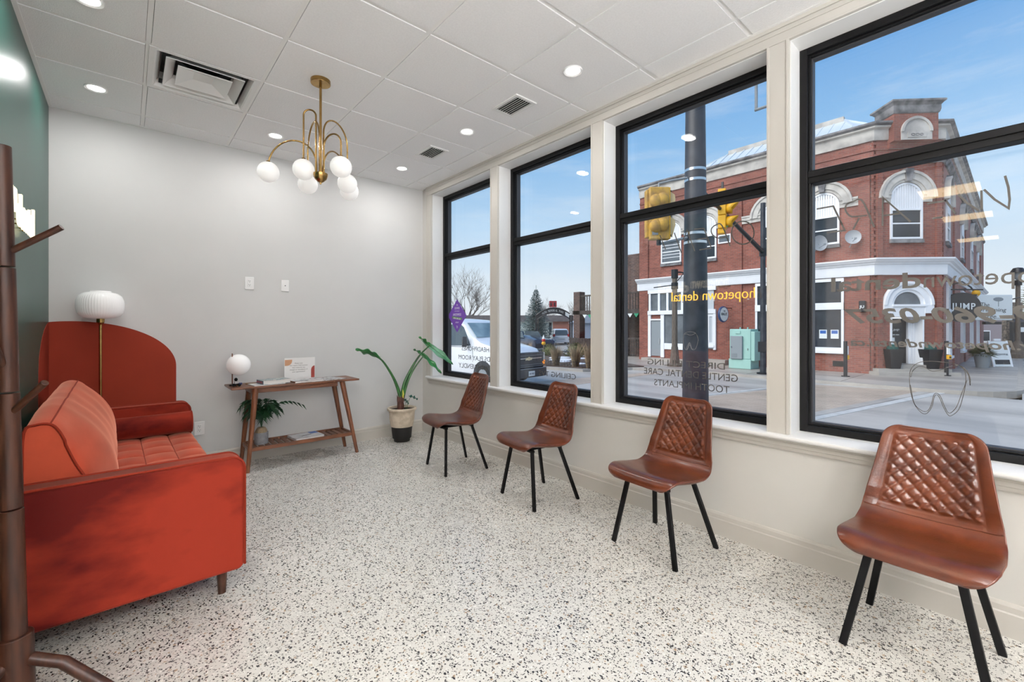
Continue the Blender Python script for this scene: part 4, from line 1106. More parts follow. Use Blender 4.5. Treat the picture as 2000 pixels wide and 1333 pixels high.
# ground
def slab(name, x0, x1, y0, y1, z0, z1, m): return struct(G().box(x0, x1, y0, y1, z0, z1).done(name, M[m]))
slab('ground', -60, 120, -60, 120, -1.3, ZR-.25, 'sidewalk')
slab('road', 2.6, 14.9, -60, 110, ZR-.2, ZR, 'asphalt')
slab('road', 14.9, 110, -16, -5.0, ZR-.2, ZR, 'asphalt')
slab('sidewalk', EXT, 2.45, -60, 110, ZR-.2, ZS, 'sidewalk')
# bump-out by the big pole
G_ = G(); G_.prism([(2.45, -3.6), (5.2, -3.2), (5.2, 1.4), (2.45, 3.2)], lambda u, v, w: (u, v, w), ZR-.2, ZS); struct(G_.done('sidewalk', M['sidewalk']))
slab('kerb', 2.45, 2.6, -60, -3.6, ZR-.2, ZS, 'kerb'); slab('kerb', 2.45, 2.6, 3.2, 110, ZR-.2, ZS, 'kerb')
# far side: sidewalk with a rounded corner
arc = [(16.9+2.0*math.cos(a), -3.05-0+2.0*math.sin(a)) for a in [PI+PI/2*i/8 for i in range(9)]]
G_ = G(); G_.prism([(15.05, 110)]+[(15.05 if i == 0 else p[0]+.12*math.cos(PI+PI/2*i/8)*-1, p[1]+.12) for i, p in enumerate(arc)]+[(110, -4.9), (110, -3.0), (60, 110)], lambda u, v, w: (u, v, w), ZR-.2, ZS)
struct(G_.done('sidewalk', M['sidewalk']))
g = G(); kp = [(14.9, 110)]+arc+[(110, -5.05)]; ki = [(15.05, 110)]+[(p[0]-.15*math.cos(PI+PI/2*i/8), p[1]-.15*math.sin(PI+PI/2*i/8)) for i, p in enumerate(arc)]+[(110, -4.9)]
for a, b, c_, d_ in zip(kp, kp[1:], ki, ki[1:]):
    g._q([(*a, ZR-.1), (*b, ZR-.1), (*d_, ZR-.1), (*c_, ZR-.1), (*a, ZS+.004), (*b, ZS+.004), (*d_, ZS+.004), (*c_, ZS+.004)], [(0, 1, 5, 4), (4, 5, 6, 7), (0, 3, 2, 1), (1, 2, 6, 5), (2, 3, 7, 6), (3, 0, 4, 7)])
struct(g.done('kerb', M['kerb']))
# side street kerb, far side, and slab joints on the far pavement
g = G()
for k in range(40): g.box(15.1, 18.75, -1.0+k*1.5, -1.0+k*1.5+.015, ZS, ZS+.003)
g.box(16.9, 16.92, -1, 60, ZS, ZS+.003)
for k in range(6): g.box(22+k*4, 22+k*4+.015, -4.88, -3.1, ZS, ZS+.003)
o = g.done('pavement_joint', M['mulch']); struct(o)
# crossing of tan pavers between white lines, with grey edging
def quadslab(name, pts, z0, z1, m): return struct(G().prism(pts, lambda u, v, w: (u, v, w), z0, z1).done(name, M[m]))
quadslab('crossing', [(5.3, -1.25), (14.95, -3.0), (14.3, -.45), (5.3, 1.65)], ZR, ZR+.006, 'paver')
quadslab('crossing', [(5.3, -1.25), (14.95, -3.0), (15.6, -3.35), (5.3, -1.50)], ZR, ZR+.008, 'asphalt')
quadslab('road_marking', [(5.3, -1.50), (16.9, -3.68), (16.9, -3.90), (5.3, -1.66)], ZR, ZR+.010, 'stripe')
quadslab('road_marking', [(5.3, 1.95), (14.5, -.22), (14.5, -.34), (5.3, 1.80)], ZR, ZR+.010, 'stripe')
quadslab('road_marking', [(5.9, 4.7), (13.9, 4.9), (13.9, 5.25), (5.9, 6.6)], ZR, ZR+.006, 'paver')

# ---------------- the brick corner building
class F:
    def __init__(s, o, u):
        s.o = Vector((*o, 0)); s.u = Vector((*u, 0)).normalized(); s.n = Vector((s.u.y, -s.u.x, 0))
    def p(s, u, v, z): return s.o+s.u*u+s.n*v+Vector((0, 0, z))
def fb(g, T, u0, u1, v0, v1, z0, z1):
    P = [T.p(u, v, z) for z in (z0, z1) for v in (v0, v1) for u in (u0, u1)]
    return g._q(P, [(0, 2, 3, 1), (4, 5, 7, 6), (0, 1, 5, 4), (1, 3, 7, 5), (3, 2, 6, 7), (2, 0, 4, 6)])
FX = 18.77
TA = F((FX, 9.135), (0, -1)); LA = 10.36
TB = F((FX, -1.225), (1, -1)); LB = 2.546
TC = F((20.57, -3.025), (1, 0)); LC = 26.0
BL = (24.0, 3.0, ZS)
bb = thing('brick_corner_building', 'two storey red brick corner building with white cornice across the street', 'building', BL)
def GB(): return G(BL)
NT = .10
# body walls, kept short of the corner notches
g = GB(); fb(g, TA, 0, LA-NT, -.6, 0, ZS-.1, 8.6); g.done('street_wall', M['brickY'], bb)
g = GB()
DU0, DU1, DZT = .62, 1.80, 1.66
fb(g, TB, NT, DU0, -.5, 0, ZS-.1, 8.6); fb(g, TB, DU1, LB-NT, -.5, 0, ZS-.1, 8.6); fb(g, TB, DU0, DU1, -.5, 0, DZT, 8.6)
g.done('corner_wall', M['brickD'], bb)
g = GB(); fb(g, TC, NT, LC, -.6, 0, ZS-.1, 8.6); g.done('side_wall', M['brickX'], bb)
g = GB(); fb(g, TA, -.0, .3, -10, -.6, ZS-.1, 8.6); g.done('end_wall', M['brickX'], bb)
# backing behind the notches and building core (roof deck)
g = GB(); g.prism([(FX+.16, 9.1), (FX+.16, -1.15), (20.62, -2.87), (46, -2.87), (46, 9.1)], lambda u, v, w: (u, v, w), 8.2, 8.5); g.done('roof_deck', M['stonedark'], bb)
g = GB()
for T, u in ((TA, LA), (TB, LB)):
    c = T.p(u, 0, 0); g.cyl((c.x+.10, c.y+.07 if T is TA else c.y+.14, ZS), (c.x+.10, c.y+.07 if T is TA else c.y+.14, 8.55), .10, n=8)
g.done('corner_backing', M['brickD'], bb)
g = GB(); z = ZS+.1; k = 0
while z < 8.4:
    if not (3.25 < z < 3.9):
        if k % 2: fb(g, TA, LA-NT-.01, LA+.005, -.20, .0, z, z+.105); fb(g, TC, -.005, NT+.01, -.2, 0, z, z+.105)
        else: fb(g, TB, -.005, NT+.01, -.20, .0, z, z+.105); fb(g, TB, LB-NT-.01, LB+.005, -.2, 0, z, z+.105)
    z += .118; k += 1
g.done('corner_tooth', M['brickD'], bb, kind='stuff')
# white cornice above the shops, belt, string course, parapet stone: run round the corner
def run(name, m, prof, cz=True, uA=0., uC=LC, extraend=0.):
    """profile (v, z) swept along the three faces with mitred corners"""
    a1 = math.tan(math.radians(22.5))
    def ringp(T, u, s):  return [T.p(u+s*v*a1, v, z) for v, z in prof]
    rings = [[TA.p(uA-0, v, z) for v, z in prof], ringp(TA, LA, 1), ringp(TB, LB, 1), [TC.p(uC, v, z) for v, z in prof]]
    return GB().loft(rings).done(name, M[m], bb, smooth=25)
run('cornice', 'wpaint', [(-.05, 3.27), (.10, 3.27), (.12, 3.32), (.12, 3.66), (.17, 3.68), (.19, 3.73), (.27, 3.77), (.30, 3.82), (.34, 3.85), (.34, 3.90), (-.05, 3.92)], uA=-.1)
run('string_course', 'stonedark', [(-.05, 7.55), (.05, 7.55), (.08, 7.64), (.16, 7.72), (.16, 7.80), (-.05, 7.84)])
run('parapet_stone', 'stone', [(-.05, 8.45), (.06, 8.45), (.08, 8.52), (.08, 8.86), (.20, 8.90), (.20, 8.96), (-.05, 8.96)])
run('coping', 'stonedark', [(-.4, 8.96), (.22, 8.96), (.30, 9.02), (.30, 9.09), (-.4, 9.12)])
# brick dentil lines under the string course
run('brick_band', 'brickD', [(-.05, 8.08), (.04, 8.08), (.04, 8.16), (-.05, 8.18)])
# pilasters
def pil(T, u0, u1, z0, z1, m): g = GB(); fb(g, T, u0, u1, 0, .07, z0, z1); g.done('pilaster', M[m], bb)
for T, u0, u1, m in ((TA, 0, .55, 'brickY'), (TA, 4.997, 5.512, 'brickY'), (TA, LA-.46, LA-NT, 'brickY'), (TB, NT, .30, 'brickD'), (TB, LB-.30, LB-NT, 'brickD')):
    pil(T, u0, u1, 3.92, 7.55, m); pil(T, u0, u1, ZS, 3.27, m)
SP = [(3.43, 4.53), (9.23, 10.73), (15.2, 17.4), (22.4, 26.0)]
for a, b in SP: pil(TC, a, b, 3.92, 7.55, 'brickX'); pil(TC, a, b, ZS, 3.27, 'brickX')
# impost band between the arches
def band(T, u0, u1):
    g = GB()
    fb(g, T, u0, u1, -.02, .09, 6.20, 6.38); fb(g, T, u0, u1, -.02, .06, 6.06, 6.20); fb(g, T, u0, u1, -.02, .12, 6.33, 6.40)
    g.done('impost_band', M['stone'], bb)
UW = [(1.905, 1.15), (3.735, 1.15), (6.915, 1.15), (8.705, 1.15)]
for a, b in ((.55, 1.905-.575), (1.905+.575, 3.735-.575), (3.735+.575, 4.997), (5.512, 6.34), (6.915+.575, 8.705-.575), (8.705+.575, LA-.46)): band(TA, a, b)
band(TB, .36, .59); band(TB, 1.76, 2.10)
def sector(g, T, uc, zc, r0, r1, v0, v1, a0=0., a1=PI, n=14):
    out = []
    for i in range(n+1):
        a = a0+(a1-a0)*i/n; c, s = math.cos(a), math.sin(a)
        out.append([T.p(uc-c*r0, v0, zc+s*r0), T.p(uc-c*r1, v0, zc+s*r1), T.p(uc-c*r1, v1, zc+s*r1), T.p(uc-c*r0, v1, zc+s*r0)])
    return g.loft(out)
def up_window(T, uc, w, blinds=False):
    h = w/2; zc = 6.22
    g = GB()
    fb(g, T, uc-h, uc-h+.07, -.02, .06, 4.64, zc); fb(g, T, uc+h-.07, uc+h, -.02, .06, 4.64, zc); fb(g, T, uc-h+.07, uc+h-.07, -.02, .06, 4.64, 4.72)
    fb(g, T, uc-h+.07, uc+h-.07, -.02, .07, 5.74, 5.82); sector(g, T, uc, zc, h-.07, h, -.02, .06)
    wn = g.done('window', M['wpaint'], bb)
    g = GB(); fb(g, T, uc-h+.07, uc+h-.07, -.01, .012, 4.72, 5.74); g.done('pane', M['greyglass' if blinds else 'darkglass'], wn)
    g = GB(); fb(g, T, uc-h+.07, uc+h-.07, .012, .035, 5.22, 5.27)
    if blinds:
        for zz in (4.92, 5.08, 5.42, 5.58): fb(g, T, uc-h+.07, uc+h-.07, .012, .03, zz, zz+.03)
    g.done('sash_bar', M['wpaint'], wn)
    g = GB(); ns_ = 12; ww = (w-.14)/ns_
    for k in range(ns_):
        uu = uc-h+.07+k*ww; um = abs((uu+ww/2)-uc); top = zc+math.sqrt(max(0, (h-.07)**2-um**2))
        fb(g, T, uu+.008, uu+ww-.008, 0, .035, 5.82, top); 
    fb(g, T, uc-h+.07, uc+h-.07, -.01, .015, 5.82, zc+.30)
    g.done('ribbed_panel', M['wpaint'], wn)
    g = GB()
    sector(g, T, uc, zc, h+.02, h+.13, -.02, .08); sector(g, T, uc, zc, h+.13, h+.38, -.02, .13); sector(g, T, uc, zc, h+.36, h+.45, -.02, .18)
    g.done('stone_arch', M['stone'], wn, smooth=20)
    g = GB(); P = [T.p(uc-.09, -.02, zc+h+.02), T.p(uc+.09, -.02, zc+h+.02), T.p(uc+.15, -.02, zc+h+.50), T.p(uc-.15, -.02, zc+h+.50)]
    Q = [T.p(uc-.09, .2, zc+h+.02), T.p(uc+.09, .2, zc+h+.02), T.p(uc+.15, .22, zc+h+.50), T.p(uc-.15, .22, zc+h+.50)]
    g.loft([P, Q]); g.done('keystone', M['stonedark'], wn)
    g = GB(); fb(g, T, uc-h-.02, uc+h+.02, -.02, .10, 4.50, 4.64); g.done('sill', M['stonedark'], wn)
for i, (u, w) in enumerate(UW): up_window(TA, u, w, i in (0,))
up_window(TB, 1.175, 1.17)
for u, w in ((1.28, 1.2), (7.8, 1.4), (14.3, 1.5), (22.0-2, 1.6)): up_window(TC, u, w)
g = GB(); fb(g, TA, 4.39, 4.997, -.02, .05, 5.30, 5.36); fb(g, TA, 4.39, 4.997, -.02, .05, 5.66, 5.72); fb(g, TA, 4.39, 4.44, -.02, .05, 5.36, 5.66); fb(g, TA, 4.947, 4.997, -.02, .05, 5.36, 5.66)
aw = g.done('small_window', M['wpaint'], bb); g = GB(); fb(g, TA, 4.44, 4.947, -.01, .02, 5.36, 5.66); g.done('pane', M['greyglass'], aw)
# corner pediment
g = GB(); fb(g, TB, .50, 2.08, -.5, .34, 8.30, 9.36); fb(g, TB, .50, 2.08, -.5, .12, 8.1, 8.32); g.done('pediment_body', M['brickD'], bb)
g = GB(); a1 = .0
g.loft([[TB.p(u, v, z) for u, v in ((.50-e, .34+e), (2.08+e, .34+e), (2.08+e, -.5-e), (.50-e, -.5-e))] for e, z in ((.02, 9.32), (.04, 9.36), (.06, 9.44), (.06, 9.60), (.12, 9.68), (.17, 9.72), (.17, 9.78), (.12, 9.81))])
g.done('pediment_cap', M['stonedark'], bb)
g = GB(); sector(g, TB, 1.29, 8.62, 0.01, .55, .32, .37, n=18); fb(g, TB, .74, 1.84, .32, .37, 8.32, 8.62); sector(g, TB, 1.29, 8.62, .47, .56, .34, .41, n=18)
fb(g, TB, .95, 1.63, .36, .39, 8.40, 8.60)
pq = g.done('date_plaque', M['stone'], bb)
g = GB()
for k in (-1, 0, 1): g.tube([TB.p(1.29+k*.15+.06*math.cos(a), .395, 8.50+.04*math.sin(a)) for a in [2*PI*i/12 for i in range(12)]], .014, 5, closed=True)
g.done('relief_ornament', M['stonedark'], pq)
# metal hip roof
R0, R1 = Vector((22, 5.6, 10.75)), Vector((22, .4, 10.8))
e = [Vector((19.3, 8.3, 8.9)), Vector((19.3, -1.0, 8.9)), Vector((20.8, -2.5, 8.9)), Vector((26, -2.5, 8.9)), Vector((26, 8.3, 8.9))]
g = GB(); g._q([e[0], e[1], R1, R0], [(0, 1, 2, 3)]); g._q([e[1], e[2], R1], [(0, 1, 2)]); g._q([e[2], e[3], R1], [(0, 1, 2)]); g._q([e[3], e[4], R0, R1], [(0, 1, 2, 3)]); g._q([e[4], e[0], R0], [(0, 1, 2)])
rf = g.done('metal_roof', M['roofmetal'], bb)
g = GB()
for k in range(22):
    t = k/21; a = e[0].lerp(e[1], t); yb2 = min(max(a.y, R1.y), R0.y); fr_ = 1 if R1.y <= a.y <= R0.y else (1-(a.y-R0.y)/(e[0].y-R0.y) if a.y > R0.y else 1-(R1.y-a.y)/(R1.y-e[1].y))
    if fr_ > .05: g.bar(a, (a.x+(22-a.x)*fr_, a.y, a.z+(10.77-a.z)*fr_), .05, .08)
for a in (e[0], e[1], e[2]): g.bar(a, R0 if a is e[0] else R1, .10, .10)
g.done('standing_seam', M['roofmetal'], rf, kind='stuff')
g = GB(); g.bar(R0, R1, .24, .30); g.done('ridge_cap', M['stone'], rf)
# shop windows on the street side
def shop(T, u0, u1, z0, z1, cols, zsplit=None, posters=(), m='darkglass', sillp=.10, fr_=.085):
    g = GB(); fb(g, T, u0, u1, -.02, .08, z0, z0+.14); fb(g, T, u0, u1, -.02, .08, z1-.12, z1); fb(g, T, u0, u0+fr_, -.02, .08, z0+.14, z1-.12); fb(g, T, u1-fr_, u1, -.02, .08, z0+.14, z1-.12)
    if zsplit: fb(g, T, u0, u1, -.02, .11, zsplit-.14, zsplit+.14)
    for k in range(1, cols):
        u = u0+(u1-u0)*k/cols; fb(g, T, u-fr_*.6, u+fr_*.6, -.02, .08, z0+.14, z1-.12)
    fb(g, T, u0-.04, u1+.04, -.02, .14, z0-.10, z0)
    w = g.done('shop_window', M['wpaint'], bb)
    zs_ = [(z0+.14, (zsplit-.14) if zsplit else z1-.12)]+([(zsplit+.14, z1-.12)] if zsplit else [])
    for k in range(cols):
        ua, ub = u0+(u1-u0)*k/cols+fr_*.6, u0+(u1-u0)*(k+1)/cols-fr_*.6
        for za, zb in zs_:
            g = GB(); fb(g, T, ua, ub, -.01, .015, za, zb); g.done('pane', M[m], w)
    for u, z in posters:
        g = GB(); fb(g, T, u, u+.27, .015, .022, z, z+.36); o = g.done('poster', M['signwhite'], w)
        g = GB(); fb(g, T, u+.03, u+.24, .022, .024, z+.20, z+.33); g.done('poster_print', M['cabgrey'] if False else bpy.data.materials['blue_print'], w) if 'blue_print' in bpy.data.materials else None
    return w
shop(TA, 6.10, 9.43, .30, 3.24, 3, 2.12, posters=((7.65, .80), (8.58, .80), (8.98, .80)))
# left shopfront: transom lights, door, display panes, recessed entry
g = GB()
fb(g, TA, .555, 4.30, -.02, .10, 3.08, 3.27); fb(g, TA, .555, 4.30, -.02, .12, 1.93, 2.14); fb(g, TA, .555, .72, -.02, .08, -.36, 1.93); fb(g, TA, .60, .72, -.02, .08, 2.14, 3.08)
for u in (1.22, 1.72, 2.55, 3.05): fb(g, TA, u-.06, u+.06, -.02, .08, 2.14, 3.08)
fb(g, TA, 1.32, 1.52, -.02, .08, -.36, 1.93); fb(g, TA, .72, 1.32, -.02, .08, 1.62, 1.70)
fb(g, TA, 1.52, 3.0, -.02, .06, .08, .40); fb(g, TA, 4.18, 4.30, -.02, .10, .15, 1.93)
sf = g.done('shopfront', M['wpaint'], bb)
for a, b, za, zb, m in ((.72, 1.16, 2.14, 3.08, 'greyglass'), (1.28, 1.66, 2.14, 3.08, 'greyglass'), (1.78, 2.49, 2.14, 3.08, 'greyglass'), (1.52, 2.2, .40, 1.93, 'greyglass'), (2.2, 3.0, .40, 1.93, 'greyglass')):
    g = GB(); fb(g, TA, a, b, -.01, .012, za, zb); g.done('pane', M[m], sf)
g = GB(); fb(g, TA, .74, 1.30, .0, .03, -.30, 1.60); dr = g.done('door_leaf', M['cabgrey'], sf)
g = GB(); fb(g, TA, 1.22, 1.25, .03, .07, .35, .65); g.done('door_handle', M['chrome'], sf)
g = GB(); fb(g, TA, 3.05, 4.18, -.02, .04, 1.93, 3.08); fb(g, TA, 3.05, 4.20, -.02, .05, 0.20, 1.93); g.done('entry_panel', mat('pale_grey_panel', (.50, .54, .58), .6), sf)
shop(TA, 3.72, 4.18, .36, 1.90, 2, None, fr_=.05)
g = GB(); fb(g, TA, .4, 2.9, 0, .5, ZS, -.40); fb(g, TA, 3.1, 4.9, 0, .45, ZS, -.30); g.done('door_step', M['kerb'], bb)
g = GB(); fb(g, TA, 9.05, 9.42, 0, .02, -.32, -.10); g.done('grille', M['dark'], bb)
# corner door
g = GB()
zc = 2.12
sector(g, TB, 1.20, zc, .60, .87, -.02, .12, n=18); sector(g, TB, 1.20, zc, .50, .60, -.02, .07, n=18); sector(g, TB, 1.20, zc, .80, .90, .0, .17, n=18)
fb(g, TB, .30, .62, -.02, .14, 1.80, 2.12); fb(g, TB, 1.78, 2.10, -.02, .14, 1.80, 2.12); fb(g, TB, .62, 1.80, -.02, .12, DZT, 2.12); fb(g, TB, .60, 1.80, -.02, .17, 2.06, 2.14)
fb(g, TB, .60, .66, -.5, .04, ZS, DZT); fb(g, TB, 1.76, 1.82, -.5, .04, ZS, DZT); fb(g, TB, 1.50, 1.76, -.48, -.30, -.16, DZT); fb(g, TB, 1.56, 1.60, -.34, -.26, -.16, DZT); fb(g, TB, 1.66, 1.70, -.34, -.26, -.16, DZT)
ds = g.done('door_surround', M['wpaint'], bb, smooth=20)
g = GB(); sector(g, TB, 1.20, zc+.02, .01, .50, -.02, .02, n=18); g.done('fanlight', M['greyglass'], ds)
g = GB(); fb(g, TB, .66, 1.50, -.46, -.40, -.14, 1.60); cdr = g.done('door_leaf', M['blackpaint'], ds)
g = GB(); fb(g, TB, .80, 1.30, -.40, -.39, .62, 1.50); g.done('door_glass', M['darkglass'], ds)
g = GB(); fb(g, TB, .84, 1.28, -.39, -.38, 1.02, 1.26); g.done('door_sign', M['blackpaint'], ds)
def ftext(s, name, m, T, u, v, z, w, h, parent, off=.02, spacing=1.):
    return text(s, name, M[m] if isinstance(m, str) else m, parent, T.p(u, v, z), T.u, (0, 0, 1), width=w, height=h, offset=off, depth=.004, off=BL)
ftext('JUMP', 'door_sign_text', 'signwhite', TB, .89, -.378, 1.08, .34, .12, ds, .0)
ftext('519-801-0200', 'door_sign_text', 'signwhite', TB, .89, -.385, .95, .34, .04, ds, .02)
g = GB(); fb(g, TB, .84, 1.06, -.39, -.38, .56, .86); g.done('door_notice', M['signwhite'], ds)
g = GB(); fb(g, TB, 1.42, 1.44, -.40, -.34, .70, .80); g.done('door_handle', M['chrome'], ds)
g = GB(); fb(g, TB, -.15, 2.75, -.02, .50, ZS, -.42); fb(g, TB, -.02, 2.60, -.02, .30, -.42, -.31); g.done('step', M['kerb'], bb)
g = GB(); fb(g, TB, .62, 1.80, -.5, .16, -.31, -.17); g.done('threshold', M['kerb'], bb)
# side street windows and doors
for u0, u1 in ((.9, 2.2), (7.2, 8.9), (13.2, 14.9), (19, 21)): shop(TC, u0, u1, .10, 3.05, 2, 1.85)
# gooseneck lamp and JUMP blade sign on the street corner
lp_ = thing('wall_lantern_sign', 'small black lantern-shaped sign beside the corner door of the brick building', 'sign', tuple(TA.p(LA-.30, .18, 1.95)))
G().box(-.14, .14, -.10, .10, -.10, .34).done('box', M['blackpaint'], lp_, bevel=.03)
text('JU', 'sign_text', M['signwhite'], lp_, (-.142, .08, .02), (0, -1, 0), (0, 0, 1), width=.15, height=.14, offset=.03, depth=.003)
G().bar((0, 0, .1), (.18, 0, .1), .03, .03).done('bracket', M['blackpaint'], lp_)
# satellite dishes
for (u, z, rr, yaw, lab) in ((9.78, 4.78, .27, .5, 'round grey satellite dish on the brick wall, whole in view'), (8.66, 4.70, .32, .9, 'grey satellite dish on the brick wall cut by the window frame')):
    dd = thing('satellite_dish', lab, 'satellite dish', tuple(TA.p(u, .35, z)), yaw, group='satellite dishes on the brick building')
    g = G(); g.lathe([(rr, -.0), (rr*.8, .045), (rr*.4, .075), (0, .085), (0, .095), (rr*.4, .085), (rr*.8, .055), (rr, .010), (rr, 0)], (-.05, 0, 0), 28, axis='X'); g.done('reflector', mat('dish_grey', (.42, .44, .46), .5) if 'dish_grey' not in bpy.data.materials else bpy.data.materials['dish_grey'], dd, smooth=40)
    g = G(); g.tube([(.0, 0, -rr*.6), (-.28, 0, -.12)], .012, 6); g.done('feed_arm', M['cabgrey'], dd)
    G().obox((-.30, 0, -.10), .04, .03, .03).done('feed_horn', M['cabgrey'], dd)
    G().tube([(.03, 0, -.02), (.12, 0, -.2), (.33, 0, -.34)], .018, 6).done('mount', M['cabgrey'], dd)
# projecting signs
def blade(name, label, loc, rz): return thing(name, label, 'sign', loc, rz)
rs = blade('round_pub_sign', 'small round white sign with blue rim projecting from the street wall', tuple(TA.p(4.95, .75, 1.86)), math.radians(-8))
G().lathe([(0, -.05), (.36, -.05), (.38, 0), (.36, .05), (0, .05)], n=32, axis='Y').done('disc', mat('blue_rim', (.03, .06, .16), .4), rs, smooth=40)
G().lathe([(0, -.056), (.32, -.056), (.32, -.05), (0, -.05)], n=32, axis='Y').done('face', M['signwhite'], rs)
text('KING ST.', 'sign_text', M['blackpaint'], rs, (-.24, -.058, -.05), (1, 0, 0), (0, 0, 1), width=.48, height=.12, offset=.02, depth=.003)
text('THE', 'sign_text', M['blackpaint'], rs, (-.08, -.058, .12), (1, 0, 0), (0, 0, 1), width=.16, height=.06, offset=.01, depth=.003)
G().bar((0, 0, .3), (.7, 0, .3), .03, .03).done('bracket', M['blackpaint'], rs)
js = blade('oval_shop_sign', 'black oval JUMP sign hanging from the side wall of the brick building', (22.57, -3.40, 2.07), math.radians(-38))
G().lathe([(0, -.05), (1, -.05), (1, .05), (0, .05)], n=36, axis='Y').done('board', M['blackpaint'], js, smooth=30).scale = (.80, 1, .60)
text('JUMP', 'sign_text', M['signwhite'], js, (-.52, -.056, -.17), (1, 0, 0), (0, 0, 1), width=1.04, height=.34, offset=.012, depth=.004, spacing=1.12)
G().bar((-.8, 0, .72), (.9, 0, .72), .05, .05).done('bracket', M['blackpaint'], js)
dt = blade('square_shop_sign', 'pale rectangular tree shop sign with black writing on the side street', (28.68, -4.05, 2.21), math.radians(-40))
G().box(-.98, .98, -.06, .06, -.62, .62).done('board', M['signwhite'], dt, bevel=.04)
for s_, x, z, w_, h_ in (('The', -.62, .02, .42, .22), ('Dreaming', -.80, -.26, 1.45, .24), ('Tree...', -.50, -.54, .85, .22)):
    text(s_, 'sign_text', M['blackpaint'], dt, (x, -.066, z), (1, 0, 0), (0, 0, 1), width=w_, height=h_, offset=-.005, shear=.15, depth=.004)
g = G(); g.bar((.25, -.066, .05), (.25, -.066, .30), .03, .004); g.ell((.25, -.066, .40), .26, .006, .10, 14, 6); g.done('tree_emblem', M['cabgrey'], dt)
G().box(-.4, .4, -.08, .08, -.82, -.68).done('shadow_bar', M['blackpaint'], dt)
G().bar((.98, 0, .4), (1.4, 0, .5), .05, .05).done('bracket', M['blackpaint'], dt)
# gooseneck lamps over the side signs
gl_ = thing('gooseneck_sign_lamp', 'black sign lamp with an amber head under the side cornice', 'wall lamp', (23.5, -3.05, 2.98))
G().tube([(0, 0, .1), (0, -.3, .2), (0, -.55, -.05), (.1, -.7, -.35)], .03, 8).done('arm', M['blackpaint'], gl_, smooth=50)
G().box(-.5, .5, -.75, -.65, -.46, -.38).done('bar', M['blackpaint'], gl_); G().ell((.1, -.7, -.3), .14, .14, .14, 14, 8).done('head', M['signal'], gl_, smooth=60)

# ---------------- brown brick building with balcony, to the north
BL2 = (22, 13, ZS)
ab = thing('brown_brick_building', 'brown brick building with wooden balcony left of the red brick building', 'building', BL2)
def GC(): return G(BL2)
GC().box(22.2, 30, 9.3, 14.6, ZS, 6.05).done('wall', M['brickdark'], ab)
GC().box(22.1, 22.3, 9.3, 10.6, 6.05, 6.10).done('coping', M['stonedark'], ab)
for y in (15.5, 13.95, 11.9): GC().box(20.4, 20.95, y-.55, y, ZS, 3.66 if y > 15 else 2.2).done('column', M['brickdark'], ab)
GC().box(20.4, 22.3, 9.2, 15.6, 2.10, 2.36).done('balcony_floor', M['fencewood'], ab)
GC().box(20.5, 20.62, 9.2, 15.0, 3.32, 3.42).done('handrail', M['fencewood'], ab)
for k in range(28):
    y = 9.4+k*.20; GC().box(20.53, 20.58, y, y+.05, 2.36, 3.32).done('baluster', M['fencewood'], ab)
for k in range(12):
    y = 9.4+k*.45
    GC().prism([(y, 2.09), (y+.36, 2.09), (y+.18, 1.84)], lambda u, v, w: (w, u, v), 20.42, 20.44).done('bunting_flag', M['signwhite'] if k % 2 else mat('bunting_green', (.02, .28, .14), .7) if 'bunting_green' not in bpy.data.materials else bpy.data.materials['bunting_green'], ab)
for y0_, z0_, z1_ in ((10.6, 2.6, 4.6), (9.5, 2.9, 4.6), (9.75, -.1, 2.0)):
    g = GC(); g.box(22.12, 22.2, y0_, y0_+.7, z0_, z1_); wn = g.done('window', M['wpaint'], ab)
    GC().box(22.08, 22.12, y0_+.08, y0_+.62, z0_+.08, z1_-.08).done('pane', M['darkglass'], wn)
g = GC()
GC().box(20.3, 20.4, 9.2, 11.6, .50, .60).done('handrail', M['fencewood'], ab)
for k in range(14): g.box(20.33, 20.37, 9.3+k*.16, 9.35+k*.16, ZS+.05, .5)
for k in range(6): g.box(20.33, 20.37, 9.2, 11.6, ZS+.1+k*.16, ZS+.14+k*.16)
g.done('lattice', M['fencewood'], ab, kind='stuff')
wl_ = thing('wall_lantern', 'small glowing lantern on the brown brick wall', 'lantern', (22.1, 11.2, 1.3))
G().cyl((-.08, 0, -.22), (-.08, 0, .22), .09, n=10).done('lamp_glass', mat('lantern_glow', (1, .7, .3), .5, emit=(1, .62, .2), estr=1.2), wl_); G().box(-.16, .1, -.10, .10, .22, .28).done('cap', M['blackpaint'], wl_)

# ---------------- wooden board fence by the garden
fe = thing('board_fence', 'dark weathered board fence in front of the balcony columns', 'fence', (20.3, 15.5, ZS))
A_, B_ = Vector((20.2, 10.9, ZS)), Vector((20.2, 15.7, ZS))
for k in range(40):
    p = A_.lerp(B_, k/40)
    G((20.3, 15.5, ZS)).box(p.x-.015+random.uniform(-.01, .01), p.x+.015, p.y+.01, p.y+.12, ZS, .50+random.uniform(-.02, .02)).done('board', M['fencewood'], fe)
for z in (-.2, .35): G((20.3, 15.5, ZS)).box(20.23, 20.28, 10.9, 15.8, z, z+.08).done('rail', M['fencewood'], fe)

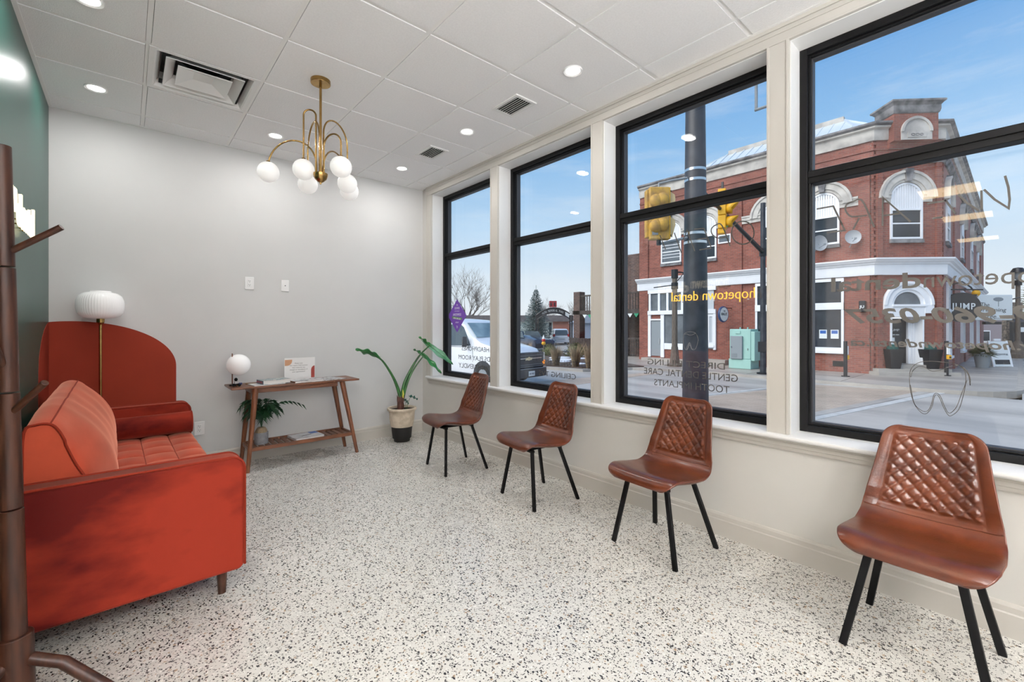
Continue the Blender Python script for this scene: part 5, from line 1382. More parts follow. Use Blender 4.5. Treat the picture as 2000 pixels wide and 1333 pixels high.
# ---------------- street furniture
def bollard(x, y, label, face):
    b = thing('crossing_post', label, 'pedestrian signal post', (x, y, ZS), face)
    G().cyl((0, 0, 0), (0, 0, .03), .13, n=12).done('base_plate', M['blackpaint'], b)
    G().cyl((0, 0, 0), (0, 0, 1.30), .062, n=16).done('post', M['blackpaint'], b, smooth=40, bevel=.01)
    G().box(-.11, -.05, -.05, .05, .80, 1.12).done('instruction_plate', M['signwhite'], b, bevel=.01)
    G().box(-.15, -.05, -.06, .06, .62, .78).done('push_button_housing', M['signal'], b, bevel=.02)
    G().cyl((-.165, 0, .70), (-.15, 0, .70), .03, n=12).done('button', M['blackpaint'], b)
    return b
b1 = bollard(16.94, -.73, 'black crossing post with yellow button left of the corner steps', math.radians(160))
b2 = bollard(20.05, -3.15, 'black crossing post with yellow button right of the corner steps', math.radians(45))
# mint utility cabinet
uc = thing('utility_cabinet', 'mint green utility cabinet with grey door box on the far pavement', 'utility box', (17.55, 3.12, ZS), 0); uc.scale = (1, .70, 1)
G().box(-.45, .45, -.72, .60, 0, .42).done('plinth', M['mint'], uc, bevel=.02)
G().box(-.42, .42, -.70, .56, .42, 1.72).done('body', M['mint'], uc, bevel=.03)
G().box(-.40, .40, -.92, -.70, .36, 1.62).done('side_cabinet', M['mint'], uc, bevel=.02)
G().box(-.52, -.42, -.25, .46, .42, 1.42).done('door_box', M['cabgrey'], uc, bevel=.02)
for k in range(3): G().box(-.535, -.52, .05, .38, .52+k*.06, .54+k*.06).done('vent_louver', M['cabgrey'], uc)
G().box(-.56, -.52, .36, .40, .92, .98).done('handle', M['chrome'], uc); G().box(-.45, -.42, -.1, .2, 1.52, 1.64).done('latch_plate', M['mint'], uc)
G().box(-.46, -.42, -.55, -.52, .8, .9).done('handle', M['chrome'], uc)
for y in (-.30, .15): G().cyl((0, y, 1.72), (0, y, 1.80), .04, n=8).done('lifting_eye', M['mint'], uc)
# weathered lamp post with black cap and arm
lx, ly = 16.1, 5.55
lp2 = thing('street_lamp_post', 'weathered grey street lamp post with a black top and side arm', 'lamp post', (lx, ly, ZS))
G().lathe([(0, 0), (.34, 0), (.34, .10), (.24, .14), (.19, .5), (.15, .9), (0, .9)], n=8).done('base', M['woodpost'], lp2)
G().cyl((0, 0, .8), (0, 0, 4.05), .135, .115, n=8).done('post', M['woodpost'], lp2)
G().cyl((0, 0, 3.55), (0, 0, 3.85), .15, n=12).done('collar', M['blackpaint'], lp2); G().cyl((0, 0, 4.05), (0, 0, 4.45), .15, n=12).done('cap', M['blackpaint'], lp2)
G().tube([(0, 0, 3.75), (.35*-.75, .35*.66, 3.70), (-.72, .64, 3.62)], .025, 6).done('banner_arm', M['blackpaint'], lp2)
G().tube([(0, 0, 4.35), (.25, -.22, 4.32), (.52, -.46, 4.20), (.55, -.48, 4.0)], .03, 8).done('lamp_arm', M['blackpaint'], lp2)
G().tube([(0, 0, 3.8), (.2, -.18, 4.1), (.3, -.26, 4.28)], .02, 6).done('brace', M['blackpaint'], lp2)
G().lathe([(0, .30), (.05, .30), (.08, .15), (.22, .05), (.26, 0), (.22, -.02), (0, -.02)], (.55, -.48, 3.68), 16).done('lamp_head', M['blackpaint'], lp2, smooth=40)
# far traffic signal: pole, mast arm, head
spx, spy = 15.61, 1.60
sp = thing('signal_mast', 'dark signal pole on the far pavement with a long arm over the road', 'signal pole', (spx, spy, ZS))
G().cyl((0, 0, 0), (0, 0, .06), .22, n=12).done('base_plate', M['blackpaint'], sp)
G().cyl((0, 0, 0), (0, 0, 6.6), .105, .085, n=14).done('pole', M['poledark'], sp, smooth=40)
G().cyl((0, 0, 4.70), (-5.2, 0, 6.15), .085, .05, n=12).done('mast_arm', M['blackpaint'], sp, smooth=40)
G().cyl((0, 0, 4.55), (0, 0, 4.85), .13, n=12).done('clamp', M['blackpaint'], sp)
G().box(-.12, .12, -.14, .14, .85, 1.25).done('controller', M['blackpaint'], sp)
def visor(g, c, d_, r, ln):
    """open tunnel visor along d_, longer on top"""
    d_ = Vector(d_).normalized(); s = d_.cross(Vector((0, 0, 1))).normalized(); u = Vector((0, 0, 1)); c = Vector(c); R0_, R1_, = [], []
    for i in range(13):
        a = math.radians(-50+280*i/12); v = s*math.cos(a)*r+u*math.sin(a)*r
        R0_.append(c+v); R1_.append(c+v*1.05+d_*ln*(.45+.55*max(0, math.sin(a))))
    vs = R0_+R1_; n = 13
    g._q(vs, [(i, i+1, n+i+1, n+i) for i in range(12)])
hx, hy = 12.10, 1.6
sg = thing('traffic_signal', 'bright yellow three-light traffic signal hung on the mast arm', 'traffic light', (hx, hy, 5.20)); sg.scale = (1.22,)*3
dv = Vector((.30, -.95, 0)).normalized(); sdv = dv.cross(Vector((0, 0, 1)))
for k, m in ((1, 'redlens'), (0, 'amberlens_off'), (-1, 'green_lens')):
    if m == 'amberlens_off' and m not in M: M[m] = mat(m, (.25, .10, .01), .3)
    if m == 'green_lens' and m not in M: M[m] = mat(m, (.0, .10, .06), .3, emit=(0, .25, .15), estr=.3)
    if k == 1: M['redlit'] = mat('red_lit_lens', (.9, .02, .01), .3, emit=(1, .04, .02), estr=1.2); m = 'redlit'
    R = Matrix((sdv, dv, Vector((0, 0, 1)))).transposed()
    g = G(); g.obox((0, 0, k*.36), .17, .10, .175, R); sc_ = g.done('signal_section', M['signal'], sg, bevel=.02)
    c = dv*.10+Vector((0, 0, k*.36)); g = G(); g.cyl(c, c+dv*.03, .13, n=18); g.done('lens', M[m], sc_, smooth=30)
    g = G(); visor(g, c, dv, .15, .30); o = g.done('visor', M['signal'], sc_, smooth=50); sol = o.modifiers.new('t', 'SOLIDIFY'); sol.thickness = .008
G().obox(-dv*.02+Vector((0, 0, -.60)), .12, .09, .07, R).done('end_cap', M['signal'], sg, bevel=.02)
G().bar((0, .0, .5), (0, 0, .75), .05, .05).done('hanger', M['blackpaint'], sg)
# big steel pole close to our own window, with bands and a signal seen from behind
bpx, bpy_ = 3.944, -1.573
bp2 = thing('steel_pole', 'thick dark steel pole standing just outside the third window', 'pole', (bpx, bpy_, ZS))
G().lathe([(0, 0), (.21, 0), (.198, .5), (.178, 2.5), (.158, 4.3), (.142, 5.8), (0, 5.8)], n=32).done('pole', M['poledark'], bp2, smooth=40)
for z, r in ((3.50, .166), (3.36, .168), (4.14, .160), (4.30, .158)):
    g = G(); g.lathe([(r-.004, -.020), (r+.004, -.020), (r+.004, .020), (r-.004, .020), (r-.004, -.020)], (0, 0, z-.20 if z < 4 else z), 32); g.done('steel_band', M['chrome'], bp2, smooth=30)
g = G(); g.box(-.03, .20, .06, .30, .35, .60); g.done('hand_hole_box', M['blackpaint'], bp2, bevel=.01)
ped = thing('pedestrian_signal', 'dusty yellow two-section signal seen from behind, left of the steel pole', 'traffic light', (3.43, -1.24, 3.06))
wv = rgt; dvv = fwd
R = Matrix((wv, dvv, Vector((0, 0, 1)))).transposed()
G().obox((0, .0, .0), .158, .055, .41, R).done('housing', M['signaldusty'], ped, bevel=.02)
G().obox(-wv*.165+dvv*.03, .035, .06, .37, R).done('side_flange', M['signaldusty'], ped, bevel=.008)
G().obox(wv*.145+dvv*.02, .022, .07, .40, R).done('hinge_rail', M['signal'], ped, bevel=.006)
for k, zz in enumerate((.20, -.19)):
    for s in (-1, 1):
        G().ell(wv*(s*.052-.008)+Vector((0, 0, zz+(.012 if s > 0 else -.012)))-dvv*.045, .102, .075, .108, 24, 14, R).done('back_dome', M['signaldusty'], ped, smooth=60)
    vis = G(); P = [wv*.165+Vector((0, 0, zz+.16)), wv*.25+Vector((0, 0, zz+.10)), wv*.26+Vector((0, 0, zz+.02)), wv*.21+Vector((0, 0, zz-.17)), wv*.165+Vector((0, 0, zz-.17))]
    vis.loft([P, [p+dvv*.02 for p in P]]); vis.done('visor', mat('pale_visor', (.72, .55, .28), .6) if 'pale_visor' not in bpy.data.materials else bpy.data.materials['pale_visor'], ped)
    for z2 in (.15, -.15): G().cyl(wv*.165+Vector((0, 0, zz+z2))-dvv*.02, wv*.185+Vector((0, 0, zz+z2))-dvv*.02, .014, n=8).done('hinge_knob', M['blackpaint'], ped)
G().obox(-wv*.075+Vector((0, 0, -.305))-dvv*.06, .045, .004, .035, R).done('data_plate', M['cabgrey'], ped)
G().tube([Vector((0, 0, -.40)), Vector((0, 0, -.47)), wv*.10+Vector((0, 0, -.45)), wv*.44+Vector((0, 0, -.37))], .022, 8).done('bracket_arm', M['cabgrey'], ped, smooth=50)
G().tube([Vector((0, 0, .40)), Vector((0, 0, .47)), wv*.2+Vector((0, 0, .52)), wv*.44+Vector((0, 0, .56))], .018, 8).done('bracket_arm', M['cabgrey'], ped, smooth=50)
G().cyl((0, 0, -.41), (0, 0, -.49), .035, n=10).done('pivot', M['blackpaint'], ped, smooth=40)
# hanging sign bracket on our own wall
hb = thing('hanging_sign_frame', 'grey metal sign frame hanging outside at the top of the third window', 'sign bracket', (1.0, -3.55, 2.70))
G().cyl((0, 0, .0), (0, 0, .36), .012, n=8).done('upright', M['cabgrey'], hb); G().cyl((0, -.34, .0), (0, -.34, .36), .012, n=8).done('upright', M['cabgrey'], hb)
G().cyl((0, .01, .0), (0, -.35, .0), .012, n=8).done('bottom_bar', M['cabgrey'], hb); G().cyl((0, .01, .36), (0, -.35, .36), .012, n=8).done('top_bar', M['cabgrey'], hb)
G().cyl((-.764, -.17, .36), (0, -.17, .36), .012, n=8).done('wall_arm', M['cabgrey'], hb)
hb.location = (1.0, -3.567, 3.045)

# planters by the corner door
def planter(T, u, v, z, label, sc_):
    p = T.p(u, v, z); t_ = thing('tapered_planter', label, 'planter', tuple(p), math.radians(-45), group='black planters at the corner door'); t_.scale = (sc_,)*3
    g = G(); g.loft([[(a*h, b*h, zz) for a, b in ((-1, -1), (1, -1), (1, 1), (-1, 1))] for h, zz in ((.17, 0), (.26, .74), (.23, .74), (.22, .68))]); g.done('pot', M['blackpaint'], t_, bevel=.008)
    random.seed(int(u*10)); g = G(); g.ell((0, 0, .74), .19, .19, .17, 20, 12)
    for v_ in g.bm.verts: v_.co += v_.co.normalized()*random.uniform(-.012, .018)
    g.done('clipped_shrub', M['darkgreen'], t_)
planter(TB, .62, .10, -.31, 'black tapered planter left of the corner door with a clipped shrub', 1.0)
planter(TB, 1.98, .12, -.31, 'black tapered planter right of the corner door with a clipped shrub', 1.0)
# A-frame sign and bucket of greens on the side street
af = thing('a_frame_sign', 'white A-frame pavement sign with black writing on the side street', 'pavement sign', (27.2, -4.25, ZS), math.radians(-42))
for s in (-1, 1):
    R = Matrix.Rotation(s*math.radians(12), 3, 'X')
    G().obox((0, s*.14, .58), .40, .015, .58, R).done('board', M['signwhite'], af)
g = G()
for s in (-1, 1): g.bar((s*.41, -.27, 0), (s*.41, -.02, 1.18), .06, .04)
g.bar((-.15, 0, 1.22), (.15, 0, 1.22), .05, .10); g.done('frame', M['wpaint'], af)
text('dreaming', 'sign_text', M['blackpaint'], af, (-.28, -.205, .52), (1, 0, 0), (0, .2, 1), width=.56, height=.10, depth=.004)
G().obox((0, -.245, .22), .32, .01, .10, Matrix.Rotation(-math.radians(12), 3, 'X')).done('dark_panel', M['blackpaint'], af)
bu = thing('bucket_of_greens', 'grey metal bucket of evergreen branches beside the pavement sign', 'planter', (25.6, -3.85, ZS))
G().lathe([(0, 0), (.20, 0), (.29, .62), (.27, .62), (0, .58)], n=20).done('bucket', M['cabgrey'], bu, smooth=40)
random.seed(5); g = G()
for k in range(420):
    a = random.uniform(0, 2*PI); e_ = random.uniform(-.2, 1.2); L = random.uniform(.2, .62); d_ = Vector((math.cos(a)*math.cos(e_), math.sin(a)*math.cos(e_), math.sin(e_)))
    p = Vector((0, 0, .62))+d_*L*.5; q = p+d_*.28+Vector((0, 0, -.06)); w = d_.cross(Vector((random.random(), random.random(), 1))).normalized()*.028
    g._q([p-w, q, p+w], [(0, 1, 2)])
g.done('evergreen_branches', M['bush'], bu, kind='stuff')
# lamp post on the side street
sl = thing('side_street_lamp', 'tall dark lamp post on the side street by the right edge', 'lamp post', (35.78, -4.87, ZS))
G().lathe([(0, 0), (.42, 0), (.42, .25), (.30, .35), (.20, .9), (.12, 1.0), (0, 1.0)], n=12).done('base', M['woodpost'], sl, smooth=30)
G().cyl((0, 0, .9), (0, 0, 4.5), .11, .10, n=12).done('post', M['woodpost'], sl, smooth=40)
G().cyl((0, 0, 4.2), (0, 0, 4.5), .17, n=12).done('collar', M['blackpaint'], sl); G().ell((0, 0, 4.75), .16, .16, .26, 16, 10).done('lamp_globe', M['cabgrey'], sl, smooth=60)
G().lathe([(0, 0), (.34, 0), (.2, .25), (0, .3)], (0, 0, 4.95), 16).done('cap', M['blackpaint'], sl, smooth=30)

# ---------------- planted bump-out, garden
bedp = [(14.9, 4.6), (14.0, 6.4), (11.7, 7.3), (11.3, 9.6), (12.4, 15.5), (15.0, 21.0), (15.0, 4.6)]
struct(G().prism(bedp, lambda u, v, w: (u, v, w), ZR-.1, ZS+.012).done('kerb', M['kerb']))
bedi = [(14.6, 6.2), (12.0, 7.6), (11.6, 9.6), (12.7, 15.3), (15.2, 20.0), (20.0, 20.0), (20.0, 16.2), (18.0, 14.0), (16.0, 9.0)]
struct(G().prism(bedi, lambda u, v, w: (u, v, w), ZS, ZS+.06).done('planting_bed', M['mulch']))
random.seed(9)
def grass(x, y, h, label, n=260, spread=.30):
    t_ = thing('ornamental_grass', label, 'ornamental grass', (x, y, ZS+.05), group='dry ornamental grasses in the planting bed')
    g = G()
    for k in range(n):
        a = random.uniform(0, 2*PI); r = random.uniform(0, .14); L = h*random.uniform(.6, 1.05); lean = random.uniform(.05, 1)*spread
        b = Vector((math.cos(a)*r, math.sin(a)*r, 0)); m_ = b+Vector((math.cos(a)*lean*.4, math.sin(a)*lean*.4, L*.6)); t2 = b+Vector((math.cos(a)*lean*1.3, math.sin(a)*lean*1.3, L)); w = Vector((-math.sin(a+1), math.cos(a+1), 0))*.010
        g._q([b-w, b+w, m_+w*.8, t2, m_-w*.8], [(0, 1, 2, 3, 4)])
    g.done('blades', M['drygrass'], t_, kind='stuff')
grass(12.0, 9.15, .98, 'clump of dry ornamental grass nearest the van bonnet')
grass(12.1, 8.05, 1.05, 'clump of dry ornamental grass in the middle of the bed')
grass(12.2, 7.35, 1.10, 'clump of dry reddish ornamental grass beside the window mullion')
grass(15.2, 14.6, .9, 'dry grass clump behind the van bonnet, below the spruce')
def bush(x, y, r, h, label):
    t_ = thing('low_shrub', label, 'shrub', (x, y, ZS+.03), group='low green shrubs in the planting bed')
    g = G()
    for k in range(700):
        a = random.uniform(0, 2*PI); e_ = random.uniform(0, PI/2); rr = random.uniform(.7, 1.05)
        p = Vector((math.cos(a)*math.cos(e_)*r*rr, math.sin(a)*math.cos(e_)*r*rr, math.sin(e_)*h*rr)); u_ = Vector((random.uniform(-1, 1), random.uniform(-1, 1), random.uniform(-.2, 1))).normalized()*.07; w = u_.cross(Vector((random.random(), 1, .3))).normalized()*.03
        g._q([p-w, p+u_, p+w], [(0, 1, 2)])
    g.ell((0, 0, h*.35), r*.75, r*.75, h*.5, 12, 8)
    g.done('leaves', M['bush'], t_, kind='stuff')
bush(16.6, 14.1, .62, .70, 'low green shrub left of the bench'); bush(17.3, 12.6, .70, .78, 'low green shrub in front of the white car'); bush(15.7, 15.0, .42, .42, 'smallest low green shrub beside the van')
g = G()
for x, y, r in ((14.6, 11.2, .9), (15.6, 12.3, .8), (13.6, 10.3, .6), (13.3, 8.9, .5), (15.9, 11.0, .5)): g.ell((x, y, ZS+.05), r, r*.6, .07, 16, 6)
tag(g.done('snow', M['snow'], None), 'patches of old snow lying on the planting bed', 'snow', kind='stuff')
bn = thing('garden_bench', 'small dark bench standing in the planting bed', 'bench', (14.9, 11.45, ZS+.05), math.radians(-48))
G().box(-.65, .65, -.2, .2, .40, .45).done('seat', M['blackpaint'], bn)
for a in (-.5, .5): G().box(a-.03, a+.03, -.18, .18, 0, .40).done('leg', M['blackpaint'], bn)
oc = thing('garden_ornament', 'small red, white and yellow ornament on a stake in the garden', 'garden ornament', (15.6, 13.6, ZS))
G().cyl((0, 0, 0), (0, 0, .78), .03, n=8).done('stake', M['woodpost'], oc); G().ell((0, 0, .84), .13, .13, .12, 12, 8).done('yellow_ball', M['signal'], oc); G().ell((0, 0, 1.02), .12, .12, .11, 12, 8).done('red_ball', M['redlens'], oc); G().lathe([(0, 1.10), (.10, 1.10), (0, 1.36)], n=12).done('white_cone', M['signwhite'], oc)
g = G()
for k in range(16):
    g.tube([(11.55+.01*k, 9.4-k*.16, ZS+.04), (11.55+.01*k, 9.4-k*.16, ZS+.34)], .008, 4)
g.bar((11.55, 9.4, ZS+.30), (11.71, 7.0, ZS+.30), .012, .012); tag(g.done('garden_edging', M['blackpaint'], None), 'low black wire edging along the front of the planting bed', 'garden edging')

# arched park gate
ga = thing('park_gate', 'black arched gate with white lettering over the park entrance', 'gate', (23.22, 20.10, ZS), -YAW)
for x, y in ((-1.46, 0), (-1.27, .5), (1.30, 0), (1.52, .5)):
    G().box(x-.055, x+.055, y-.055, y+.055, 0, 2.75).done('post', M['blackpaint'], ga)
def arcz(x): return 2.72+.62*(1-(x/1.46)**2)
for dz in (0, -.42):
    G().tube([(x, 0, arcz(x)+dz) for x in [-1.46+2.76*i/20 for i in range(21)]], .045, 6).done('arch_bar', M['blackpaint'], ga, smooth=50)
g = G()
for i in range(20):
    x = -1.40+2.62*i/20; xx = x+2.62/20
    g._q([(x, .02, arcz(x)-.40), (xx, .02, arcz(xx)-.40), (xx, .02, arcz(xx)-.02), (x, .02, arcz(x)-.02), (x, .05, arcz(x)-.40), (xx, .05, arcz(xx)-.40), (xx, .05, arcz(xx)-.02), (x, .05, arcz(x)-.02)], [(0, 1, 2, 3), (7, 6, 5, 4), (3, 2, 6, 7), (0, 4, 5, 1)])
g.done('arch_panel', M['blackpaint'], ga)
s_ = 'ALMA MEMORIAL PARK'; N_ = len(s_)
for i, chh in enumerate(s_):
    if chh == ' ': continue
    x = -.92+1.70*i/N_; sl_ = -2*.62*x/1.46**2
    text(chh, 'letter', M['signwhite'], ga, (x, .012, arcz(x)-.30), (1, 0, sl_), (-sl_, 0, 1), width=.022 if chh == 'I' else .075, height=.17, depth=-.006)
g = G(); g.prism([(.92, arcz(.92)-.38), (1.22, arcz(1.22)-.38), (1.22, arcz(1.22)-.06), (.92, arcz(.92)-.06)], lambda u, v, w: (u, w, v), -.01, .02); g.done('sponsor_plate', M['signwhite'], ga)
G().box(-.38, .22, -.02, .02, arcz(0)+.05, arcz(0)+.56).done('red_panel', mat('red_sign_paint', (.36, .02, .03), .5), ga)
for x in (-.24, .05): G().ell((x, -.025, arcz(0)+.28), .055, .012, .18, 10, 8).done('dark_figure', M['blackpaint'], ga)

# blue spruce
random.seed(21)
def conifer(name, label, x, y, h, r, m, dens=1.0, z0=ZS):
    t_ = thing(name, label, 'tree', (x, y, z0))
    G().cyl((0, 0, 0), (0, 0, h*.9), r*.07, .02, n=8).done('trunk', M['bareb'], t_)
    g = G(); nl = int(44*dens)
    for k in range(nl):
        t = k/nl; z = h*(.05+.93*t); rr = r*(1-t)**.85+.04
        nb = max(5, int(20*(1-t)*dens)+4)
        for j in range(nb):
            a = 2*PI*(j+random.random()*.8)/nb; L = rr*random.uniform(.8, 1.12)
            d_ = Vector((math.cos(a), math.sin(a), 0)); side = Vector((-d_.y, d_.x, 0))
            tip = d_*L+Vector((0, 0, z-.16*L+.10*L))
            base = Vector((0, 0, z))
            for q in range(7):
                f = .25+.75*q/6; p = base.lerp(tip, f)+Vector((0, 0, -.10*L*math.sin(f*PI))); ww = .20*(1.25-f)*min(1, L)+.03
                for s in (-1, 1):
                    e_ = p+side*s*ww+d_*.10+Vector((0, 0, random.uniform(-.07, .06)))
                    g._q([p-d_*.05, e_, p+d_*.07+Vector((0, 0, .03))], [(0, 1, 2)])
                g._q([p-side*.03, p+side*.03, p+d_*.10+Vector((0, 0, -.10))], [(0, 1, 2)])
    g.tube([(0, 0, h*.93), (0, 0, h*1.04)], .02, 5)
    g.done('needles', m, t_, kind='stuff')
conifer('blue_spruce', 'blue-green spruce tree standing behind the arched gate', 26.28, 25.4, 5.5, 1.75, M['spruce'])
conifer('dark_conifer', 'dark conifer at the right edge beyond the side street', 66.5, -5.9, 8.2, 2.2, M['bush'], .8)

# bare trees
def baretree(label, x, y, h, seed, sp=1.0):
    random.seed(seed); t_ = thing('bare_tree', label, 'tree', (x, y, ZS), group='bare trees behind the street')
    g = G(); g2 = G()
    def br(p, d_, L, r, lv):
        n = 3; pts = [p]; q = p.copy(); dd_ = d_.copy()
        for i in range(n):
            dd_ = (dd_+Vector((random.uniform(-.18, .18), random.uniform(-.18, .18), random.uniform(-.02, .14)))).normalized(); q = q+dd_*L/n; pts.append(q.copy())
        (g if lv == 0 else g2).tube(pts, [r*(1-.5*i/n) for i in range(n+1)], 6 if lv < 2 else 3)
        if lv >= 6: return
        for k in range(6 if lv < 1 else random.choice((2, 3, 3))):
            f = random.uniform(.55, 1.0); b = pts[min(n, int(f*n+.5))]
            ax = Vector((random.uniform(-1, 1), random.uniform(-1, 1), random.uniform(-.2, .5))).normalized()
            nd = (dd_+ax*(.62*sp)).normalized(); br(b, nd, L*random.uniform(.72, .92)*(1.15 if lv == 0 else 1), r*.60, lv+1)
    br(Vector((0, 0, 0)), Vector((0, 0, 1)), h*.20, h*.016, 0)
    g.done('trunk', M['bareb'], t_); g2.done('branches', M['bareb'], t_, kind='stuff')
baretree('large bare tree above the roof behind the white van', 40.9, 57.1, 13.0, 3, 1.15)
baretree('bare tree behind the brick columns right of the park gate', 50.4, 41.0, 9.0, 8, 1.2)
baretree('faint bare tree between the spruce and the red sign', 50.6, 48.0, 8.0, 12, 1.0)

# long low building behind the park
lb = thing('low_brick_building', 'long low building with dark roof edge behind the park and the van', 'building', (35.2, 38.8, ZS), -YAW)
G().box(-9.5, 8.2, 0, 8, 0, 2.45).done('cream_wall', mat('cream_panel', (.55, .60, .55), .8), lb)
G().box(5.0, 7.6, -.15, 0, 0, 2.45).done('brick_wall', M['brickfar'], lb)
G().box(-9.8, 8.6, -.5, 8.4, 2.45, 3.25).done('roof_fascia', mat('grey_shingle', (.16, .14, .14), .9, var=.3, vscale=3), lb)
for x in (-8, -6.2, -1.2, 3.4, 4.5): G().box(x, x+.35, -.05, 0, .3, 2.3).done('window', M['darkglass'], lb)
# house with blue roof seen below the balcony
hh = thing('distant_house', 'small distant blue-grey house seen between the brick columns', 'house', (36.5, 27.0, ZS), -YAW)
G().box(-2, 2, 0, 3, 0, 2.2).done('wall', mat('blue_grey_wall', (.30, .36, .44), .8), hh); G().prism([(-2.3, 2.2), (2.3, 2.2), (0, 3.3)], lambda u, v, w: (u, w, v), -.3, 3.3).done('roof', bpy.data.materials['blue_grey_wall'], hh)
# mauve sided house at right, stone chimney, dark shop
mh = thing('sided_house', 'mauve-grey clapboard house at the end of the side street', 'house', (73.8, -3.2, ZS), -YAW)
G().box(-2.0, 1.45, 0, 5, -.5, 3.35).done('wall', M['siding'], mh)
for k in range(22): G().box(-2.0, 1.47, -.03, 0, -.35+k*.165, -.35+k*.165+.135).done('clapboard', M['siding'], mh)
G().box(-1.9, -.95, -.1, -.03, .0, 1.35).done('window', M['wpaint'], mh); G().box(-1.78, -1.07, -.12, -.1, .12, 1.22).done('pane', M['darkglass'], mh)
G().box(1.40, 1.55, -.08, 0, -.5, 3.35).done('corner_board', M['wpaint'], mh)
ck = thing('stone_chimney_wall', 'rough brown stone wall right of the clapboard house', 'stone wall', (57.3, -4.6, ZS), -YAW)
G().box(-.75, .75, 0, .35, -1, 4.0).done('wall', mat('rough_stone', (.25, .20, .16), .95, col2=(.08, .07, .06), vscale=5, contrast=(.4, .6)), ck)
ds2 = thing('dark_storefront', 'dark storefront with a lit sign band at the right edge', 'shop', (54.998, -5.252, ZS), -YAW)
G().box(-1.1, 2.2, 0, .25, -.5, 2.2).done('wall', M['blackpaint'], ds2); G().box(-1.0, 2.2, -.1, 0, 2.2, 2.9).done('blue_fascia', M['carblue'], ds2); G().box(-.9, 2.0, -.12, -.1, 1.35, 1.75).done('sign_band', M['signwhite'], ds2)
g = G(); [g.ell((61+random.uniform(-2, 2), -4.8+random.uniform(-.6, .6), ZS+.3), .6, .5, .45, 10, 6) for k in range(7)]
tag(g.done('hedge', M['bush'], None), 'dark low hedge below the clapboard house', 'hedge', kind='stuff')

# ---------------- the white van
van = thing('white_van', 'white cargo van with black grille and amber lamps stopped on the street', 'van', (7.02, 5.72, ZR), math.radians(8))
HWV = .99
side = [(.10, .36), (.10, .62), (.16, 1.06), (.30, 1.20), (.75, 1.31), (1.22, 1.42), (1.42, 1.52), (2.05, 2.06), (2.35, 2.17), (2.9, 2.20), (5.5, 2.20), (5.68, 2.12), (5.72, .5), (5.70, .36)]
def vsec(y):
    """body cross-section at y: bottom z, belt z, top z from side outline"""
    top = None
    for (a, za), (b, zb) in zip(side, side[1:]):
        if a <= y <= b and b > a: top = za+(zb-za)*(y-a)/(b-a)
    return top if top else 1.1
rings = []
for y in [.02, .08, .16, .30, .50, .75, 1.0, 1.22, 1.42, 1.6, 1.8, 2.05, 2.2, 2.4, 2.8, 3.5, 4.5, 5.4, 5.65, 5.72]:
    tp = vsec(max(.17, min(5.6, y))); b = .36
    fr_ = min(1, (y+.02)/.35)**.5; hw = HWV*(.86+.14*fr_)
    belt = min(1.22, tp-.08); tw = hw*(1-.13*max(0, (tp-1.22))/1.0)
    cr2 = .10 if tp > 1.6 else .12
    P = [(-hw+.04, y, b), (-hw, y, b+.10), (-hw-.01, y, .80), (-hw+.005, y, belt), (-tw-.0, y, tp-cr2), (-tw+.06, y, tp-.03), (-tw+.18, y, tp), (0, y, tp+.03), (tw-.18, y, tp), (tw-.06, y, tp-.03), (tw, y, tp-cr2), (hw-.005, y, belt), (hw+.01, y, .80), (hw, y, b+.10), (hw-.04, y, b)]
    rings.append(P)
G().loft(rings).done('body', M['vanwhite'], van, smooth=35)
# windshield plate following the rake, side glass
def wsl(x, t): return (x, 1.46+.60*t-.012, 1.545+.515*t+.012+.02*(1-(x/.9)**2))
g = G(); g.loft([[wsl(-.86+.05*0, .03), wsl(.86, .03), wsl(.80, .5), wsl(.76, .95), wsl(-.76, .95), wsl(-.80, .5)], [tuple(Vector(p)+Vector((0, -.012, .012))) for p in [wsl(-.86, .03), wsl(.86, .03), wsl(.80, .5), wsl(.76, .95), wsl(-.76, .95), wsl(-.80, .5)]]])
g.done('windshield', M['windshield'], van)
for s in (-1, 1):
    def sx(z): return s*(HWV*(1-.13*max(0, z-1.22)/1.0)+.006)
    q = [(1.62, 1.30), (2.72, 1.28), (2.76, 1.98), (2.62, 2.02), (2.22, 2.02), (2.05, 1.92)]
    G().prism(q, lambda u, v, w: (sx(v)+s*w, u, v), -.01, .006).done('side_window', M['carglass'], van)
    G().tube([(sx(1.25), 1.62, 1.25)]+[(sx(z), 2.80+.0*z, z) for z in (1.25,)], .006, 4).done('belt_line', M['blackplastic'], van)
    g = G(); g.bar((s*(HWV+.012), 2.84, .45), (s*(HWV+.0), 2.84, 1.30), .008, .008); g.bar((s*(HWV+.012), 1.50, .75), (s*(HWV+.0), 1.52, 1.28), .008, .008); g.done('door_gap', M['blackplastic'], van)
    G().box(s*(HWV+.005), s*(HWV+.035), 2.66, 2.72, .96, 1.18).done('door_handle', M['blackplastic'], van, bevel=.01)
    g = G(); g.box(s*(HWV+.05), s*(HWV+.24), 1.72, 1.80, 1.26, 1.60); mi = g.done('wing_mirror', M['blackplastic'], van, bevel=.03)
    G().bar((s*(HWV-.05), 1.75, 1.30), (s*(HWV+.08), 1.76, 1.33), .04, .05).done('mirror_arm', M['blackplastic'], van)
    for wy in (1.02, 4.45):
        g = G(); ar = [(wy+.44*math.cos(a), .36+.46*math.sin(a)) for a in [PI*i/16 for i in range(17)]]
        g.prism(ar+[(wy-.44, .30), (wy+.44, .30)], lambda u, v, w: (w, u, v), s*(HWV-.04), s*(HWV+.014)); g.done('wheel_arch', M['blackplastic'], van)
        wh = G().cyl((s*(HWV-.20), wy, .345), (s*(HWV+.02), wy, .345), .345, n=28).done('tyre', M['rubber'], van, smooth=40, bevel=.03)
        G().cyl((s*(HWV+.015), wy, .345), (s*(HWV+.03), wy, .345), .20, n=20).done('wheel_rim', M['cabgrey'], wh, smooth=30)
